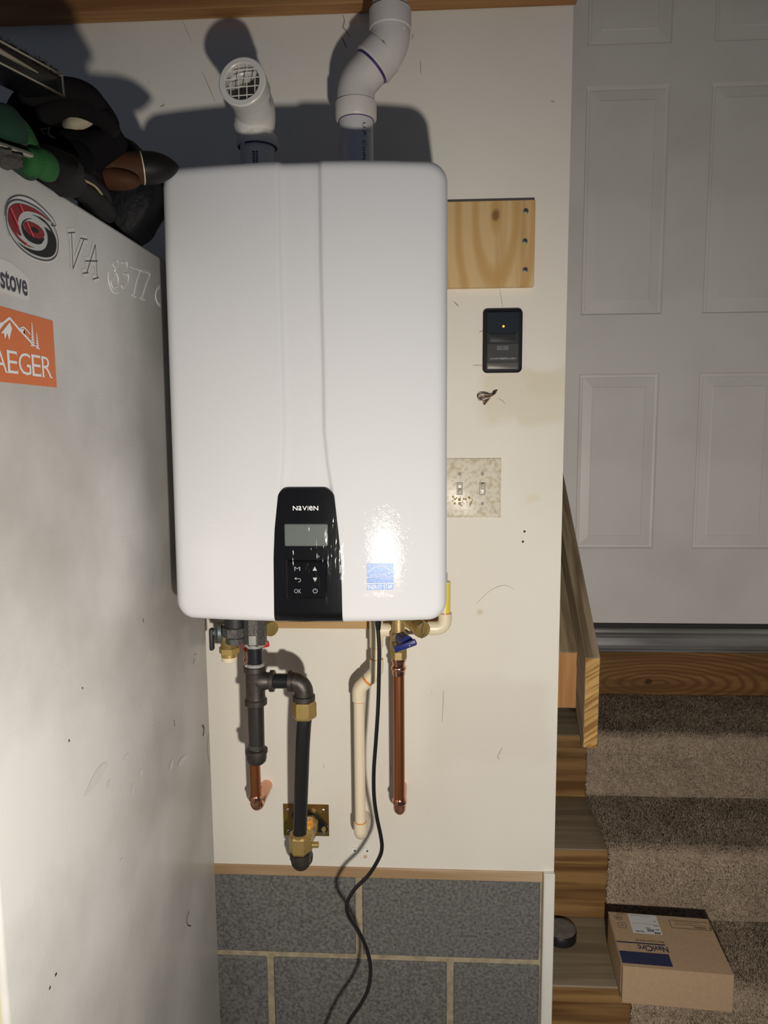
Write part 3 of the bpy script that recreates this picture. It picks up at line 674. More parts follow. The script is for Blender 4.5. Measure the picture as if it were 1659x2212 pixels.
mb = MB(); x0, z0 = pxz(661, 1097)
wN = pxz(689, 1097)[0]-pxz(633, 1097)[0]
def fx(off, X, Z): return lambda u, v: Vector((X+u, front(X+u, Z+v, False)-off, Z+v))
cap = wN*.175
xx = -wN/2
for ch, wch in (('N', .205), ('a', .15), ('V', .2), ('I', .045), ('e', .165), ('N', .205)):
    put_text(mb, ch, fx(.0021, x0, z0), w=wN*(wch-.022), h=cap, u0=xx+wN*wch/2, v0=0, bold=.012); xx += wN*(wch+.006)
mb.build('brand_lettering', 'print_w', cp, smooth=False)
mb = MB()
for s, px, py, h in (('M', 644.5, 1226, .0062), ('OK', 645.5, 1273.5, .0066)):
    X, Z = pxz(px, py); put_text(mb, s, fx(KO, X, Z), h=h, w=(.0088 if s == 'M' else .0108), bold=-.012)
for px, py, sg in ((682, 1225.5, 1), (682.5, 1249.5, -1)):
    X, Z = pxz(px, py); f = fx(KO, X, Z); mb.poly([f(-.0034, -.0034*sg), f(.0034, -.0034*sg), f(0, .0034*sg)])
X, Z = pxz(645.5, 1249); f = fx(KO, X, Z)
arc = [(-.0045, .0016), (.002, .0016)]+[(.002+.0026*math.sin(a), -.001+.0026*math.cos(a)) for a in np.linspace(.3, math.pi, 8)]+[(.0005, -.0036)]
stroke(mb, arc, .0008, f); mb.poly([f(-.0052, .0016), f(-.0022, .0037), f(-.0022, -.0005)])
X, Z = pxz(683, 1273); f = fx(KO, X, Z)
stroke(mb, [(.0034*math.sin(a), .0034*math.cos(a)) for a in np.linspace(.55, 2*math.pi-.55, 22)], .0008, f); stroke(mb, [(0, .0006), (0, .0042)], .0009, f)
mb.build('key_symbols', 'print_g', kp, smooth=False)
# protective film
fm = MB(); rows = []
for z in np.linspace(zp(1047), zp(1342), 40):
    l, r = pedge(z); tt = (zp(1047)-z)/(zp(1047)-zp(1342))
    x0_ = at(581+12*tt, 1100, yF).x; x1_ = at(737+6*min(1, tt*2), 1100, yF).x
    rows.append([(x, front(x, z, False)-.0072-.0008*noise.noise(Vector((x*120, z*25, 1))), z) for x in np.linspace(x0_, x1_, 30)])
fm.grid(rows); fm.build('protective_film', 'film', ht, normals=False)['label'] = 'clear plastic film over control panel'
# energy label
es = rect_on('energy_label', 792.5, 850, 1217, 1274, .0003, .0003, 'blue', ht, .0004)
es['label'] = 'blue square energy label'
X, Z = pxz(821, 1245.5); f = fx(.0012, X, Z); sc = pxz(850, 1245)[0]-X
mb = MB()
stroke(mb, [(-sc, -.52*sc), (sc, -.52*sc)], .0011, f)
put_text(mb, 'ENERGY STAR', f, w=1.86*sc, h=.32*sc, v0=-.77*sc, bold=.008)
stroke(mb, [(-sc*.97+sc*1.94*t, sc*.32+sc*.5*math.sin(math.pi*t)) for t in np.linspace(0, 1, 18)], .0009, f)
put_text(mb, 'energy', f, w=1.25*sc, h=.42*sc, u0=-.1*sc, v0=.05*sc, shear=.35, bold=-.02)
stroke(mb, [(-sc*.98, 0), (-sc*.75, -.02*sc)], .0007, f); stroke(mb, [(sc*.55, .33*sc), (sc*.97, .3*sc)], .0007, f)
star = []
for k in range(10):
    a = math.pi/2+k*math.pi/5; r_ = (.3 if k % 2 == 0 else .13)*sc; star.append((sc*.62+r_*math.cos(a), .06*sc+r_*math.sin(a)))
stroke(mb, star+[star[0], star[1]], .0007, f)
mb.build('label_print', 'print_w', es, smooth=False)
# underside plate
MB().bb(HXL+.03, HXR-.03, -.33, -.03, HZB-.004, HZB+.004, .001).build('bottom_plate', 'steel_dull', ht)

# ---- wooden mounting boards behind the heater
p0 = at(1157, 431, -.019); p1 = at(1155, 618, -.019)
kb = at(1071, 467, -.019)
ub = thing('mounting_board', 'pale knotty pine board screwed to the wall behind the upper right of the heater', 'board', (p0.x-.3, -.01, p1.z))
bx0 = HXL+.02
upb = MB().bb(bx0, p0.x, -.019, -.0003, p1.z, p0.z, .001).build('board', 'pine', ub)
kl = kb-WLOC[upb.name]
upb.data.materials[0] = wood('pine_knot_board', (.76, .535, .265), (.52, .30, .10), 'Z', 34, rough=.5, contrast=(.22, .46), knots=(((kl.x, kl.y, kl.z), (3.0, .1, 1.0), -.005, 62), ((kl.x, kl.y, kl.z), (1.45, .1, 1.0), .013, 0)))
for px, py in ((1136, 456), (1134, 521), (1134.5, 583)): screw(ub, at(px, py, -.0192), (0, -1, 0), .0052, 'screwg')
p2 = at(700, 1358, -.019)
MB().bb(bx0+.06, at(952, 1350, -.019).x, -.019, -.0003, p2.z, p2.z+.14, .001).build('board', wood('pine_lower', (.74, .50, .24), (.6, .36, .14), 'X', 40), tag(thing('lower_mounting_board', 'pale wood board peeking out below the bottom edge of the heater', 'board', (p2.x, -.01, p2.z))))

# ================================================================== FLUE PIPES
R2 = .0302; RH = .0362
def vent_pipe():
    yP = -.150
    a = at(770, 330, yP); b = at(843, 60, yP); xa, xb = a.x, b.x
    t = thing('exhaust_pipe', 'dusty white plastic flue pipe with two offset elbows rising from the heater into the joist', 'pipe', (xa, yP, HZT))
    z1 = at(770, 262, yP).z; z2 = at(770, 222, yP).z
    MB().cyl((xa, yP, HZT+.0003), (xa, yP, z1+.015), R2, seg=40).build('lower_pipe', 'pvc_grey', t)
    MB().lathe((xa, yP, z1-.0012), (0, 0, 1), [(0, R2+.0006), (.002, R2+.0012)], 40).build('primer_ring', 'purple', t)
    # 45 degree elbows
    zc1 = at(775, 183, yP).z; c1 = Vector((xa, yP, zc1)); zc2 = zc1+(xb-xa)*1.03; c2 = Vector((xb, yP, zc2)); d = (c2-c1).normalized()
    arc1 = corner_path((xa, yP, z2), c1, c1+d*.2, .05, 12)
    pts = [(xa, yP, z1), (xa, yP, z1+.003), (xa, yP, z2-.002), (xa, yP, z2)]+arc1
    rad = [RH-.002, RH, RH, R2+.003]+[R2+.0025]*len(arc1)
    mid = c1+d*(c2-c1).length*.50
    pts += [mid]; rad += [R2+.0025]
    MB().loft(pts, rad, 40).build('lower_elbow', 'pvc', t)
    MB().lathe(mid-d*.006, d, [(0, R2+.0032), (.006, R2+.0036)], 40).build('primer_ring', 'purple', t)
    zt_ = at(843, 22, yP).z
    arc2 = corner_path(c1, c2, (xb, yP, zt_), .05, 12)
    hub = mid+d*.030
    pts = [mid-d*.002, mid+d*.001, hub-d*.003, hub]+arc2+[(xb, yP, zc2+.022), (xb, yP, zc2+.024), (xb, yP, zt_-.002), (xb, yP, zt_)]
    rad = [RH-.001, RH+.0012, RH+.0005, RH-.0016]+[RH-.0018]*len(arc2)+[RH-.0018, RH, RH, RH-.002]
    MB().loft(pts, rad, 40).build('upper_elbow', 'pvc', t)
    # moulded rib on the elbow shoulder
    sh = at(866, 60, yP-.02)
    MB().box(sh, (.016, .010, .008), Matrix.Rotation(.45, 3, 'Y'), .003, 2).build('moulded_rib', 'pvc_new', t)
    MB().cyl((xb, yP, zt_-.01), (xb, yP, 2.75), R2, seg=40).build('upper_pipe', 'pvc', t)
    MB().lathe((xb, yP, zt_-.001), (0, 0, 1), [(0, R2+.001), (.002, R2+.0006)], 40).build('primer_ring', 'purple', t)
    # printed code running down the lower pipe, on the cylinder
    mb = MB(); zt0 = at(788, 258, yP-.03).z; ang0 = math.asin(min(.95, (at(787, 300, yP-.025).x-xa)/R2))
    def cylmap(u, v): a_ = ang0+v/(R2+.0002); return Vector((xa+(R2+.0004)*math.sin(a_), yP-(R2+.0004)*math.cos(a_), zt0-u))
    put_text(mb, 'U.P. Code', cylmap, w=.062, h=.0062, u0=.034, v0=0, bold=-.005)
    mb.build('pipe_print', 'print_k', t, smooth=False)
    return t
vent_pipe()
def intake():
    yP = -.165; a = at(557, 335, yP); xa = a.x; yG = -.262
    t = thing('intake_vent', 'white plastic air intake elbow ending in a round grille facing forward', 'vent', (xa, yP, HZT))
    zh0 = at(557, 320, yP).z; zh1 = at(557, 262, yP).z; g = at(523, 176, yG)
    MB().cyl((xa, yP, HZT+.0003), (xa, yP, zh0+.012), R2, seg=40).build('pipe', 'pvc_grey', t)
    MB().lathe((xa, yP, zh0-.0012), (0, 0, 1), [(0, R2+.0006), (.002, R2+.0012)], 40).build('primer_ring', 'purple', t)
    nrm = (Vector((g.x, yG, g.z))-Vector((xa, yP+.0, g.z-.01))).normalized()
    nrm = Vector((-.10, -1, .10)).normalized()
    C = Vector((g.x, yG, g.z))-nrm*(abs(yG-yP)/abs(nrm.y)); C = Vector((xa*.6+C.x*.4, yP, C.z-.004))
    arc = corner_path((xa, yP, zh1), C, g, .040, 14)
    zh1 = min(zh1, arc[0].z-.001)
    pts = [(xa, yP, zh0), (xa, yP, zh0+.003), (xa, yP, zh1-.004), (xa, yP, zh1)]+arc
    rad = [RH-.002, RH, RH, RH-.0012]+[RH-.0014]*len(arc)
    e = g-nrm*.034; pts += [e, e+nrm*.001, g-nrm*.014, g-nrm*.0135]; rad += [R2+.0035, RH+.0005, RH+.0005, RH-.001]
    MB().loft(pts, rad, 40, caps=False).build('elbow', 'pvc_new', t)
    # flanged cap ring
    mb = MB(); u = Vector((1, 0, 0)); u = (u-nrm*u.dot(nrm)).normalized(); v = nrm.cross(u)
    pr = [(-.016, .0385), (-.001, .0395), (0, .0388), (.001, .0375), (.001, .0300), (0, .0288), (-.014, .0285)]
    N = 44; rings = [[mb.bm.verts.new(g+nrm*h+(u*math.cos(2*math.pi*k/N)+v*math.sin(2*math.pi*k/N))*r) for k in range(N)] for h, r in pr]
    for i in range(len(rings)-1):
        for k in range(N): mb.face([rings[i][k], rings[i][(k+1) % N], rings[i+1][(k+1) % N], rings[i+1][k]])
    cap_ = mb.build('grille_ring', 'pvc_new', t)
    for k in range(4):
        o_ = (k-1.5)*.0135; L = math.sqrt(.0288**2-o_**2); L2 = L
        for ax, bx in ((u, v), (v, u)):
            MB().cyl(g+nrm*-.003+ax*o_-bx*L, g+nrm*-.003+ax*o_+bx*L, .00085, seg=8).build('grille_bar', 'grille', cap_)
    mb = MB(); zq = at(553, 326, yP-.03).z
    for k in range(9):   # barcode-like dashes printed on the pipe
        a0 = -.10; z_ = zq-.0035*k
        for o_, wd in ((0, .16), (.2, .12)):
            P = [(a0+o_, z_), (a0+o_+wd, z_), (a0+o_+wd, z_-.002), (a0+o_, z_-.002)]
            mb.poly([(xa+(R2+.0004)*math.sin(q), yP-(R2+.0004)*math.cos(q), z) for q, z in P])
    mb.build('pipe_print', 'print_k', t, smooth=False)
intake()

# ================================================================== GAS LINE
YG = -.178
gx = at(552.5, 1470, YG).x
def zg(py, y=YG): return at(600, py, y).z
gas = thing('gas_pipe', 'black iron gas pipe with tee, drip leg and elbow below the heater', 'pipe', (gx, YG, zg(1648)))
RP = .0146
MB().lathe((gx+.002, YG, zg(1392)), (0, 0, 1), [(0, .0195), (.003, .0215), (zg(1335)-zg(1392), .0215)], 8).build('hex_adapter', 'steel_dull', gas, ang=20)
mb = MB()
mb.sphere((gx+.001, YG, zg(1391)), (.0205, .0205, .009), 24, 12, lambda p, q: q*(1+.25*noise.noise(p*4)))
mb.box((gx+.001, YG-.0205, zg(1377)), (.014, .004, .018), None, .0015, 2)
mb.build('thread_paste', 'putty', gas)
MB().cyl((gx, YG, zg(1340)), (gx, YG, zg(1452)), RP, seg=32).build('nipple', 'blackpipe', gas)
zt0, zt1, ztc = zg(1438), zg(1522), zg(1471)
mb = MB()
mb.lathe((gx-.001, YG, zt1), (0, 0, 1), [(0, .0195), (.001, .0212), (.010, .0212), (.0125, .0185), (.02, .0180), (zt0-zt1-.02, .0180), (zt0-zt1-.0125, .0185), (zt0-zt1-.010, .0212), (zt0-zt1-.001, .0212), (zt0-zt1, .0195)], 36)
xb_ = at(593, 1470, YG).x
mb.lathe((gx, YG, ztc), (1, 0, 0), [(0, .0175), (.016, .0185), (.022, .0162), (xb_-gx-.0095, .0160), (xb_-gx-.008, .0205), (xb_-gx-.001, .0205), (xb_-gx, .019)], 36)
mb.build('tee', 'iron', gas)
mb = MB()
for k in range(5):
    mb.sphere((gx+random.uniform(-.016, .019), YG-.008+random.uniform(-.006, .004), zt0+.002), (.004, .004, .003), 10, 8)
mb.lathe((gx, YG, zt0-.001), (0, 0, 1), [(0, .0185), (.003, .0178), (.006, .0152)], 32)
mb.build('thread_seal', 'putty', gas)
ex = at(656, 1480, YG).x
xe0 = at(623, 1470, YG).x
MB().cyl((xb_-.006, YG, ztc), (xe0+.008, YG, ztc), .0142, seg=32).build('side_nipple', 'blackpipe', gas)
mb = MB(); zeb = zg(1512)
arc = corner_path((xe0, YG, ztc), (ex, YG, ztc), (ex, YG, zeb), .022, 14)
pts = [(xe0, YG, ztc), (xe0+.001, YG, ztc), (xe0+.0085, YG, ztc), (xe0+.010, YG, ztc)]+arc+[(ex, YG, zeb+.011), (ex, YG, zeb+.0095), (ex, YG, zeb+.001), (ex, YG, zeb)]
rad = [.019, .0205, .0205, .0172]+[.0178]*len(arc)+[.0178, .0212, .0212, .0195]
mb.loft(pts, rad, 36); mb.build('elbow', 'iron', gas)
MB().cyl((gx-.001, YG, zg(1516)), (gx-.002, YG, zg(1630)), .0150, seg=32).build('drip_leg', mat('worn_steel_pipe', (.06, .055, .05), .38, .6, var=(14, 6, (.03, .028, .027), .3, .6), stretch=(1, 1, .3)), gas)
zc0, zc1_ = zg(1650), zg(1618)
MB().lathe((gx-.0025, YG, zc0), (0, 0, 1), [(0, .006), (.001, .013), (.005, .0172), (.011, .0188), (zc1_-zc0-.008, .0192), (zc1_-zc0-.007, .0212), (zc1_-zc0-.001, .0212), (zc1_-zc0, .0195)], 36).build('end_cap', 'iron', gas)
mb = MB()   # thread rings above the cap
for k in range(4): mb.lathe((gx-.0022, YG, zc1_+.001+.0022*k), (0, 0, 1), [(0, .0148), (.0011, .0156), (.0022, .0148)], 28)
mb.build('thread', 'steel_dull', gas)
def relief(mb, s, P, U, V, w, h): put_text(mb, s, lambda u, v: P+U*u+V*v, w=w, h=h)

# flexible hose with brass nuts
YL = -.115
lx = at(648, 1830, YL).x; lz = at(665, 1773, 0).z
hose = thing('gas_hose', 'thick black rubber gas hose with brass end nuts hanging below the iron elbow', 'hose', (lx, YL, lz))
zn1 = zg(1549)
nt_ = MB().hexnut((ex, YG, zeb-.001), (ex, YG, zn1), .0235, .12)
nt_.build('upper_nut', 'brass', hose, ang=25)
zl1 = at(648, 1806, YL-.01).z; zl0 = at(648, 1846, YL-.01).z
hd_ = [(656, 1575, YG+.002), (653.5, 1620, YG+.010), (651.5, 1680, YG+.026), (649.5, 1740, YG+.046), (648.5, 1785, YL-.004)]
pts = spline([(ex, YG, zn1+.012), (ex, YG, zn1-.004)]+[at(*p) for p in hd_]+[(lx, YL, zl1), (lx, YL, zl1-.015)], 8)
MB().loft(pts, .0138, 28).build('hose', 'rubber', hose)
mb = MB(); mb.hexnut((lx, YL, zl0), (lx, YL, zl1-.002), .0225, .1); mb.lathe((lx, YL, zl1-.006), (0, 0, 1), [(0, .019), (.006, .0195), (.0075, .0175)], 30)
mb.build('lower_nut', 'brass', hose, ang=25)

# gas outlet plate and valve
pA = at(611, 1737, -.003); pB = at(711, 1807, -.003)
gv = thing('gas_outlet_valve', 'brass gas shutoff valve on a yellow zinc wall plate', 'gas valve', (lx, 0, pB.z))
MB().bb(pA.x, pB.x, -.003, -.0004, pB.z, pA.z, .0008).build('wall_plate', 'plate_y', gv)
for px, py in ((622, 1750), (698, 1751), (623.5, 1796), (699, 1800)): screw(gv, at(px, py, -.003), (0, -1, 0), .0042, 'zinc')
fc = at(668, 1772, -.008); mb = MB(); ol = []
for k in range(32):
    a = 2*math.pi*k/32; ol.append((fc.x+.0245*math.cos(a)*(1.25 if False else 1)+.012*(1 if math.cos(a-.6*-1) > .8 else 0), -.003, fc.z+.0235*math.sin(a)))
c2_ = at(700, 1788, -.008); c3_ = at(640, 1760, -.008)
def hull(circs):
    P = []
    for cx, cz, r in circs:
        for k in range(28): a = 2*math.pi*k/28; P.append((cx+r*math.cos(a), cz+r*math.sin(a)))
    P = sorted(set(P)); cr = lambda o, a, b: (a[0]-o[0])*(b[1]-o[1])-(a[1]-o[1])*(b[0]-o[0]); lo = []; up = []
    for p in P:
        while len(lo) > 1 and cr(lo[-2], lo[-1], p) <= 0: lo.pop()
        lo.append(p)
    for p in P[::-1]:
        while len(up) > 1 and cr(up[-2], up[-1], p) <= 0: up.pop()
        up.append(p)
    return lo[:-1]+up[:-1]
MB().plate([(x, -.003, z) for x, z in hull([(fc.x, fc.z, .0225), (c2_.x, c2_.z, .009), (c3_.x, c3_.z, .009)])], (0, -.009, 0)).build('flange', 'blackpl', gv)
for c in (c2_, c3_): MB().lathe((c.x, -.012, c.z), (0, -1, 0), [(0, .0055), (.003, .0055), (.0055, .003)], 16).build('bolt_head', 'brass', gv)
vx, vz = fc.x, lz
mb = MB(); mb.hexnut((vx, -.010, vz), (vx-.001, -.034, vz), .0225, .1, 8); mb.lathe((vx, -.034, vz), (0, -1, 0), [(0, .0165), (.012, .0185), (.026, .0195), (.038, .0165), (.046, .0165)], 28)
mb.hexnut((lx+.003, -.078, vz), (lx+.002, YL+.02, vz), .0215, .1); mb.build('valve_body', 'brass_dull', gv, ang=25)
hp0 = at(670, 1785, -.05)
MB().box((vx+.004, -.052, vz+.022), (.015, .034, .010), Matrix.Rotation(.1, 3, 'Z'), .003, 2).cyl((vx+.004, -.045, vz+.012), (vx+.004, -.045, vz+.030), .0105, seg=20).build('handle', 'orange_p', gv)
MB().lathe((vx+.004, -.045, vz+.030), (0, 0, 1), [(0, .0045), (.002, .0045)], 12).build('handle_nut', 'zinc', gv)
sp_ = at(676, 1824, -.085); MB().lathe((sp_.x-.012, -.085, vz-.003), (1, 0, 0), [(0, .0062), (.023, .0062), (.024, .0054)], 16).build('test_port', 'brass', gv)
zq = zl0-.002; zm = vz
mb = MB(); arc = corner_path((lx, YL, zq), (lx, YL, zq-.026), (lx, -.06, zq-.026), .018, 12)
pts = [(lx, YL, zq), (lx, YL, zq-.001), (lx, YL, zq-.011), (lx, YL, zq-.012)]+arc
rad = [.0195, .0212, .0212, .0195]+[.0195]*len(arc)
# the elbow turns back toward the valve
pts += [(lx, -.092, zq-.026), (lx+.001, -.0915, zq-.026), (lx+.001, -.082, zq-.026)]; rad += [.0195, .021, .0205]
mb.loft(pts, rad, 32)
mb.lathe((lx, YL, zq+.001), (0, 0, 1), [(0, .0165), (.004, .0162)], 24)
mb.build('elbow', 'iron', gv)

# ================================================================== WATER LINES
def press_elbow(parent, top, ybody, r, depth_to, tilt=(0, 0, 0)):
    """copper 90 degree press elbow: vertical tube end into the wall"""
    x, y, z = top; zc = z-.030
    tgt = Vector((x+tilt[0], depth_to, zc+tilt[2]))
    arc = corner_path((x, y, z), (x, y, zc), tgt, .017, 12)
    pts = [(x, y, z), (x, y, z-.002), (x, y, z-.004), (x, y, z-.007), (x, y, z-.010), (x, y, z-.012)]+arc+[Vector(arc[-1])*.4+tgt*.6, tgt]
    rad = [r+.0012, r+.0016, r+.0036, r+.0038, r+.0036, r+.0018]+[r+.0016]*len(arc)+[r+.0016, r+.0016]
    return MB().loft(pts, rad, 32).build('elbow', 'copper_fit', parent)
RCU = .0111
YCW = -.105
cx_ = at(861.5, 1500, YCW).x
cw = thing('cold_water_pipe', 'copper water pipe dropping straight down from the valve with the blue handle', 'pipe', (cx_, YCW, at(865, 1770, YCW).z))
zb_ = at(865, 1723, YCW).z; zt_ = at(861, 1458, YCW).z
MB().cyl((cx_, YCW, zb_-.01), (cx_+.0, YCW, zt_+.01), RCU, seg=32).build('tube', 'copper', cw)
zp1 = at(861, 1422, YCW).z
MB().lathe((cx_, YCW, zt_), (0, 0, 1), [(0, RCU+.0012), (.002, RCU+.0018), (.010, RCU+.0018), (.012, RCU+.0036), (.015, RCU+.0042), (.018, RCU+.0034), (.020, RCU+.0014), (.026, RCU+.0016), (.030, RCU+.0036), (zp1-zt_, RCU+.0036)], 32).build('press_coupling', 'copper_fit', cw)
press_elbow(cw, (cx_+.0005, YCW, zb_), YCW, RCU, .004)
iv = thing('cold_isolation_valve', 'brass service valve with a blue lever above the right copper pipe', 'valve', (cx_, YCW, zp1))
mb = MB(); zv0, zv1 = at(858, 1421, YCW).z, HZB+.004
mb.hexnut((cx_, YCW, zp1), (cx_, YCW, at(858, 1404, YCW).z), .0172, .08, 8)
za = at(858, 1404, YCW).z
mb.lathe((cx_, YCW, za), (0, 0, 1), [(0, .0152), (.003, .0170), (.018, .0172), (.022, .0155), (.026, .0165), (.034, .0160), (.038, .0128), (zv1-za, .0122)], 30)
mb.build('body', 'brass_dull', iv, ang=30)
pe = at(914, 1362, -.185); ps = Vector((cx_, YCW, pe.z+.014)); dd = (pe-ps).normalized(); LL = (pe-ps).length
MB().lathe(ps, dd, [(0, .012), (LL*.35, .0125), (LL*.45, .0145), (LL*.70, .0145), (LL*.74, .0135), (LL*.78, .0158), (LL*.97, .0158), (LL, .0150), (LL+.0002, .0120), (LL-.001, .0110)], 30).build('service_port', 'brass', iv)
mb = MB(); uu = dd.cross(Vector((0, 0, 1))).normalized(); ww = uu.cross(dd)
mb.loft(spline([pe+uu*.012+ww*.012, pe+uu*.002+ww*.017+dd*.004, pe+uu*.006+ww*.002+dd*.006, pe+uu*.004-ww*.014+dd*.003, pe-uu*.001-ww*.006+dd*.005], 6), .0006, 6).build('cap_strap', 'lcd', iv)
lc = at(880, 1391, YCW-.045)
mb = MB(); mb.cyl((cx_+.006, YCW-.012, lc.z), (lc.x, YCW-.040, lc.z+.002), .0135, .012, seg=24)
la = at(852, 1403, YCW-.045); lb = at(899, 1386, YCW-.050); ld_ = (lb-la).normalized()
rot = Vector((1, 0, 0)).rotation_difference(ld_).to_matrix()
mb.box((la+lb)/2, ((lb-la).length, .009, .0125), rot, .003, 2)
lev = mb.build('lever', 'bluelev', iv)
MB().sphere(lc+Vector((.004, -.011, .0)), (.0016, .001, .0016), 8, 6).build('rivet', 'zinc', lev)

YHW = -.085
hx_ = at(548, 1560, YHW).x
hwp = thing('hot_water_pipe', 'copper water pipe running behind the black gas pipe into the wall', 'pipe', (hx_, YHW, at(555, 1760, YHW).z))
zb2 = at(555, 1716, YHW).z; zt2 = at(545, 1440, YHW).z
MB().cyl((hx_, YHW, zb2-.01), (hx_-.002, YHW, zt2+.01), RCU, seg=32).build('tube', 'copper', hwp)
MB().lathe((hx_-.002, YHW, zt2), (0, 0, 1), [(0, RCU+.0012), (.010, RCU+.0018), (.012, RCU+.0036), (.016, RCU+.0040), (.019, RCU+.0016), (.030, RCU+.0030), (.036, RCU+.003)], 30).build('press_coupling', 'copper_fit', hwp)
press_elbow(hwp, (hx_, YHW, zb2), YHW, RCU, .004, (.004, 0, .006))
hv = thing('hot_isolation_valve', 'brass service valve with a red lever behind the black gas pipe', 'valve', (hx_, YHW, zt2+.036))
mb = MB(); zz = zt2+.034
mb.hexnut((hx_-.002, YHW, zz), (hx_-.002, YHW, zz+.016), .0165, .08, 8)
mb.lathe((hx_-.002, YHW, zz+.016), (0, 0, 1), [(0, .0150), (.004, .0168), (.02, .0168), (.028, .0155), (.034, .0125), (HZB-zz-.014, .012)], 28).build('body', 'brass_dull', hv)
pe = at(587, 1359, -.15); ps = Vector((hx_+.002, YHW, pe.z+.008)); dd = (pe-ps).normalized(); LL = (pe-ps).length
MB().lathe(ps, dd, [(0, .0115), (LL*.4, .0115), (LL*.5, .0150), (LL*.97, .0150), (LL, .0144)], 30).build('service_port', 'brass', hv)
la = at(526, 1401, -.12); lb = at(581, 1390, -.13); rot = Vector((1, 0, 0)).rotation_difference((lb-la).normalized()).to_matrix()
mb = MB(); mb.box((la+lb)/2, ((lb-la).length, .008, .0125), rot, .003, 2); mb.cyl((hx_, YHW-.01, (la.z+lb.z)/2), (hx_, -.12, (la.z+lb.z)/2), .010, seg=18)
mb.build('lever', 'red', hv)

# relief / drain fitting on the far left under the heater
YR = -.150
rx = at(495, 1400, YR).x
rv = thing('relief_valve', 'brass relief valve with grey hex union and black lever under the heater left side', 'valve', (rx, YR, at(495, 1428, YR).z))
def zr(py): return at(495, py, YR).z
hx1 = at(508, 1356, -.17).x
MB().hexnut((hx1, -.17, zr(1367)), (hx1, -.17, zr(1346)), .0245, .06, 8).build('upper_union', 'steel_dull', rv, ang=20)
hx2 = at(511, 1375, -.17).x
MB().hexnut((hx2, -.17, zr(1382)), (hx2, -.17, zr(1368)), .0205, .06, 8).build('lower_union', 'steel_dull', rv, ang=20)
MB().cyl((hx1, -.17, zr(1347)), (hx1, -.17, HZB+.003), .019, seg=28).build('stub', 'blackpl2', rv)
mb = MB(); zz = zr(1398)
prof_ = [(0, .0135)]
for k in range(6): prof_ += [(.001+.0026*k, .0160), (.0023+.0026*k, .0150)]
prof_ += [(.0175, .0162), (zr(1372)-zz, .0150), (zr(1345)-zz, .0140)]
mb.lathe((rx, YR, zz), (0, 0, 1), prof_, 28); mb.build('threaded_body', 'brass_dull', rv, ang=20)
mb = MB(); mb.hexnut((rx, YR, zr(1411)), (rx, YR, zr(1397)), .0198, .1); mb.lathe((rx, YR, zr(1418)), (0, 0, 1), [(0, .0152), (zr(1410)-zr(1418), .0152)], 28); mb.build('hex_bushing', 'brass', rv, ang=25)
MB().lathe((rx, YR, zr(1428)), (0, 0, 1), [(0, .0135), (.001, .0148), (zr(1417)-zr(1428), .0150)], 30).build('plug', 'cpvc', rv)
dc = at(475, 1364, YR); lcx = at(460, 1378, YR)
MB().lathe((rx, YR, dc.z), (-1, -.25, 0), [(0, .009), (.010, .011), (.014, .0190), (.020, .0188), (.024, .008), (.032, .005), (.034, .005)], 28).build('bonnet', 'screwg', rv)
MB().box((lcx.x, YR-.008, lcx.z), (.008, .014, at(460, 1356, YR).z-at(460, 1403, YR).z), None, .003, 2).build('lever', 'blackpl2', rv)

# condensate drain: cream cpvc
YC = -.078
cpv = thing('condensate_drain_pipe', 'cream plastic drain pipe with elbows jogging left and running down into the wall', 'pipe', (at(776, 1700, YC).x, YC, at(776, 1813, YC).z))
xA = at(813, 1400, YC).x; xB = at(776.5, 1600, YC).x
def zc_(py): return at(800, py, YC).z
RC1, RC2 = .0111, .0138
zta, ztb = zc_(1340), zc_(1398); zbr = zc_(1360); xr_ = at(836, 1360, YC).x
mb = MB(); mb.lathe((xA, YC, ztb), (0, 0, 1), [(0, RC2-.001), (.0008, RC2), (zta-ztb, RC2)], 30); mb.lathe((xA, YC, zbr), (1, 0, 0), [(0, RC2-.0005), (.026, RC2-.0005), (.0268, RC2-.0015)], 30); mb.build('tee', 'cpvc', cpv)
MB().cyl((xA, YC, zc_(1430)), (xA, YC, ztb+.01), RC1, seg=28).build('tube', 'cpvc', cpv)
c1 = Vector((xA, YC, zc_(1450))); c2 = Vector((xB, YC, zc_(1488))); d = (c2-c1).normalized(); mid = (c1+c2)/2
def el45(p_in, c, p_out, nm):
    arc = corner_path(p_in, c, p_out, .022, 10); MB().loft([p_in]+arc+[p_out], RC2, 30).build(nm, 'cpvc', cpv)
el45(Vector((xA, YC, zc_(1423))), c1, mid-d*.002, 'elbow'); el45(mid+d*.003, c2, Vector((xB, YC, zc_(1514))), 'elbow')
def oring(p, dr, r=.0118): MB().lathe(Vector(p)-Vector(dr)*.0012, dr, [(0, r), (.0005, r+.0008), (.0022, r+.0006)], 28).build('cement_ring', 'cpvc_or', cpv)
MB().cyl(mid-d*.006, mid+d*.006, RC1+.001, seg=28).build('cement_ring', 'cpvc_or', cpv)
oring((xA, YC, zc_(1423)), (0, 0, 1)); oring((xA, YC, ztb), (0, 0, -1), .0112); oring((xB, YC, zc_(1515)), (0, 0, -1), .0109)
zel = zc_(1776)
MB().cyl((xB, YC, zel-.005), (xB, YC, zc_(1510)), RC1, seg=28).build('tube', 'cpvc', cpv)
oring((xB, YC, zel+.0008), (0, 0, 1), .0114)
arc = corner_path((xB, YC, zel), (xB, YC, zel-.030), (xB, .004, zel-.030), .016, 12)
MB().loft([(xB, YC, zel), (xB, YC, zel-.001)]+arc+[(xB, .004, zel-.030)], [RC2-.001, RC2]+[RC2]*len(arc)+[RC2], 30).build('elbow', 'cpvc', cpv)
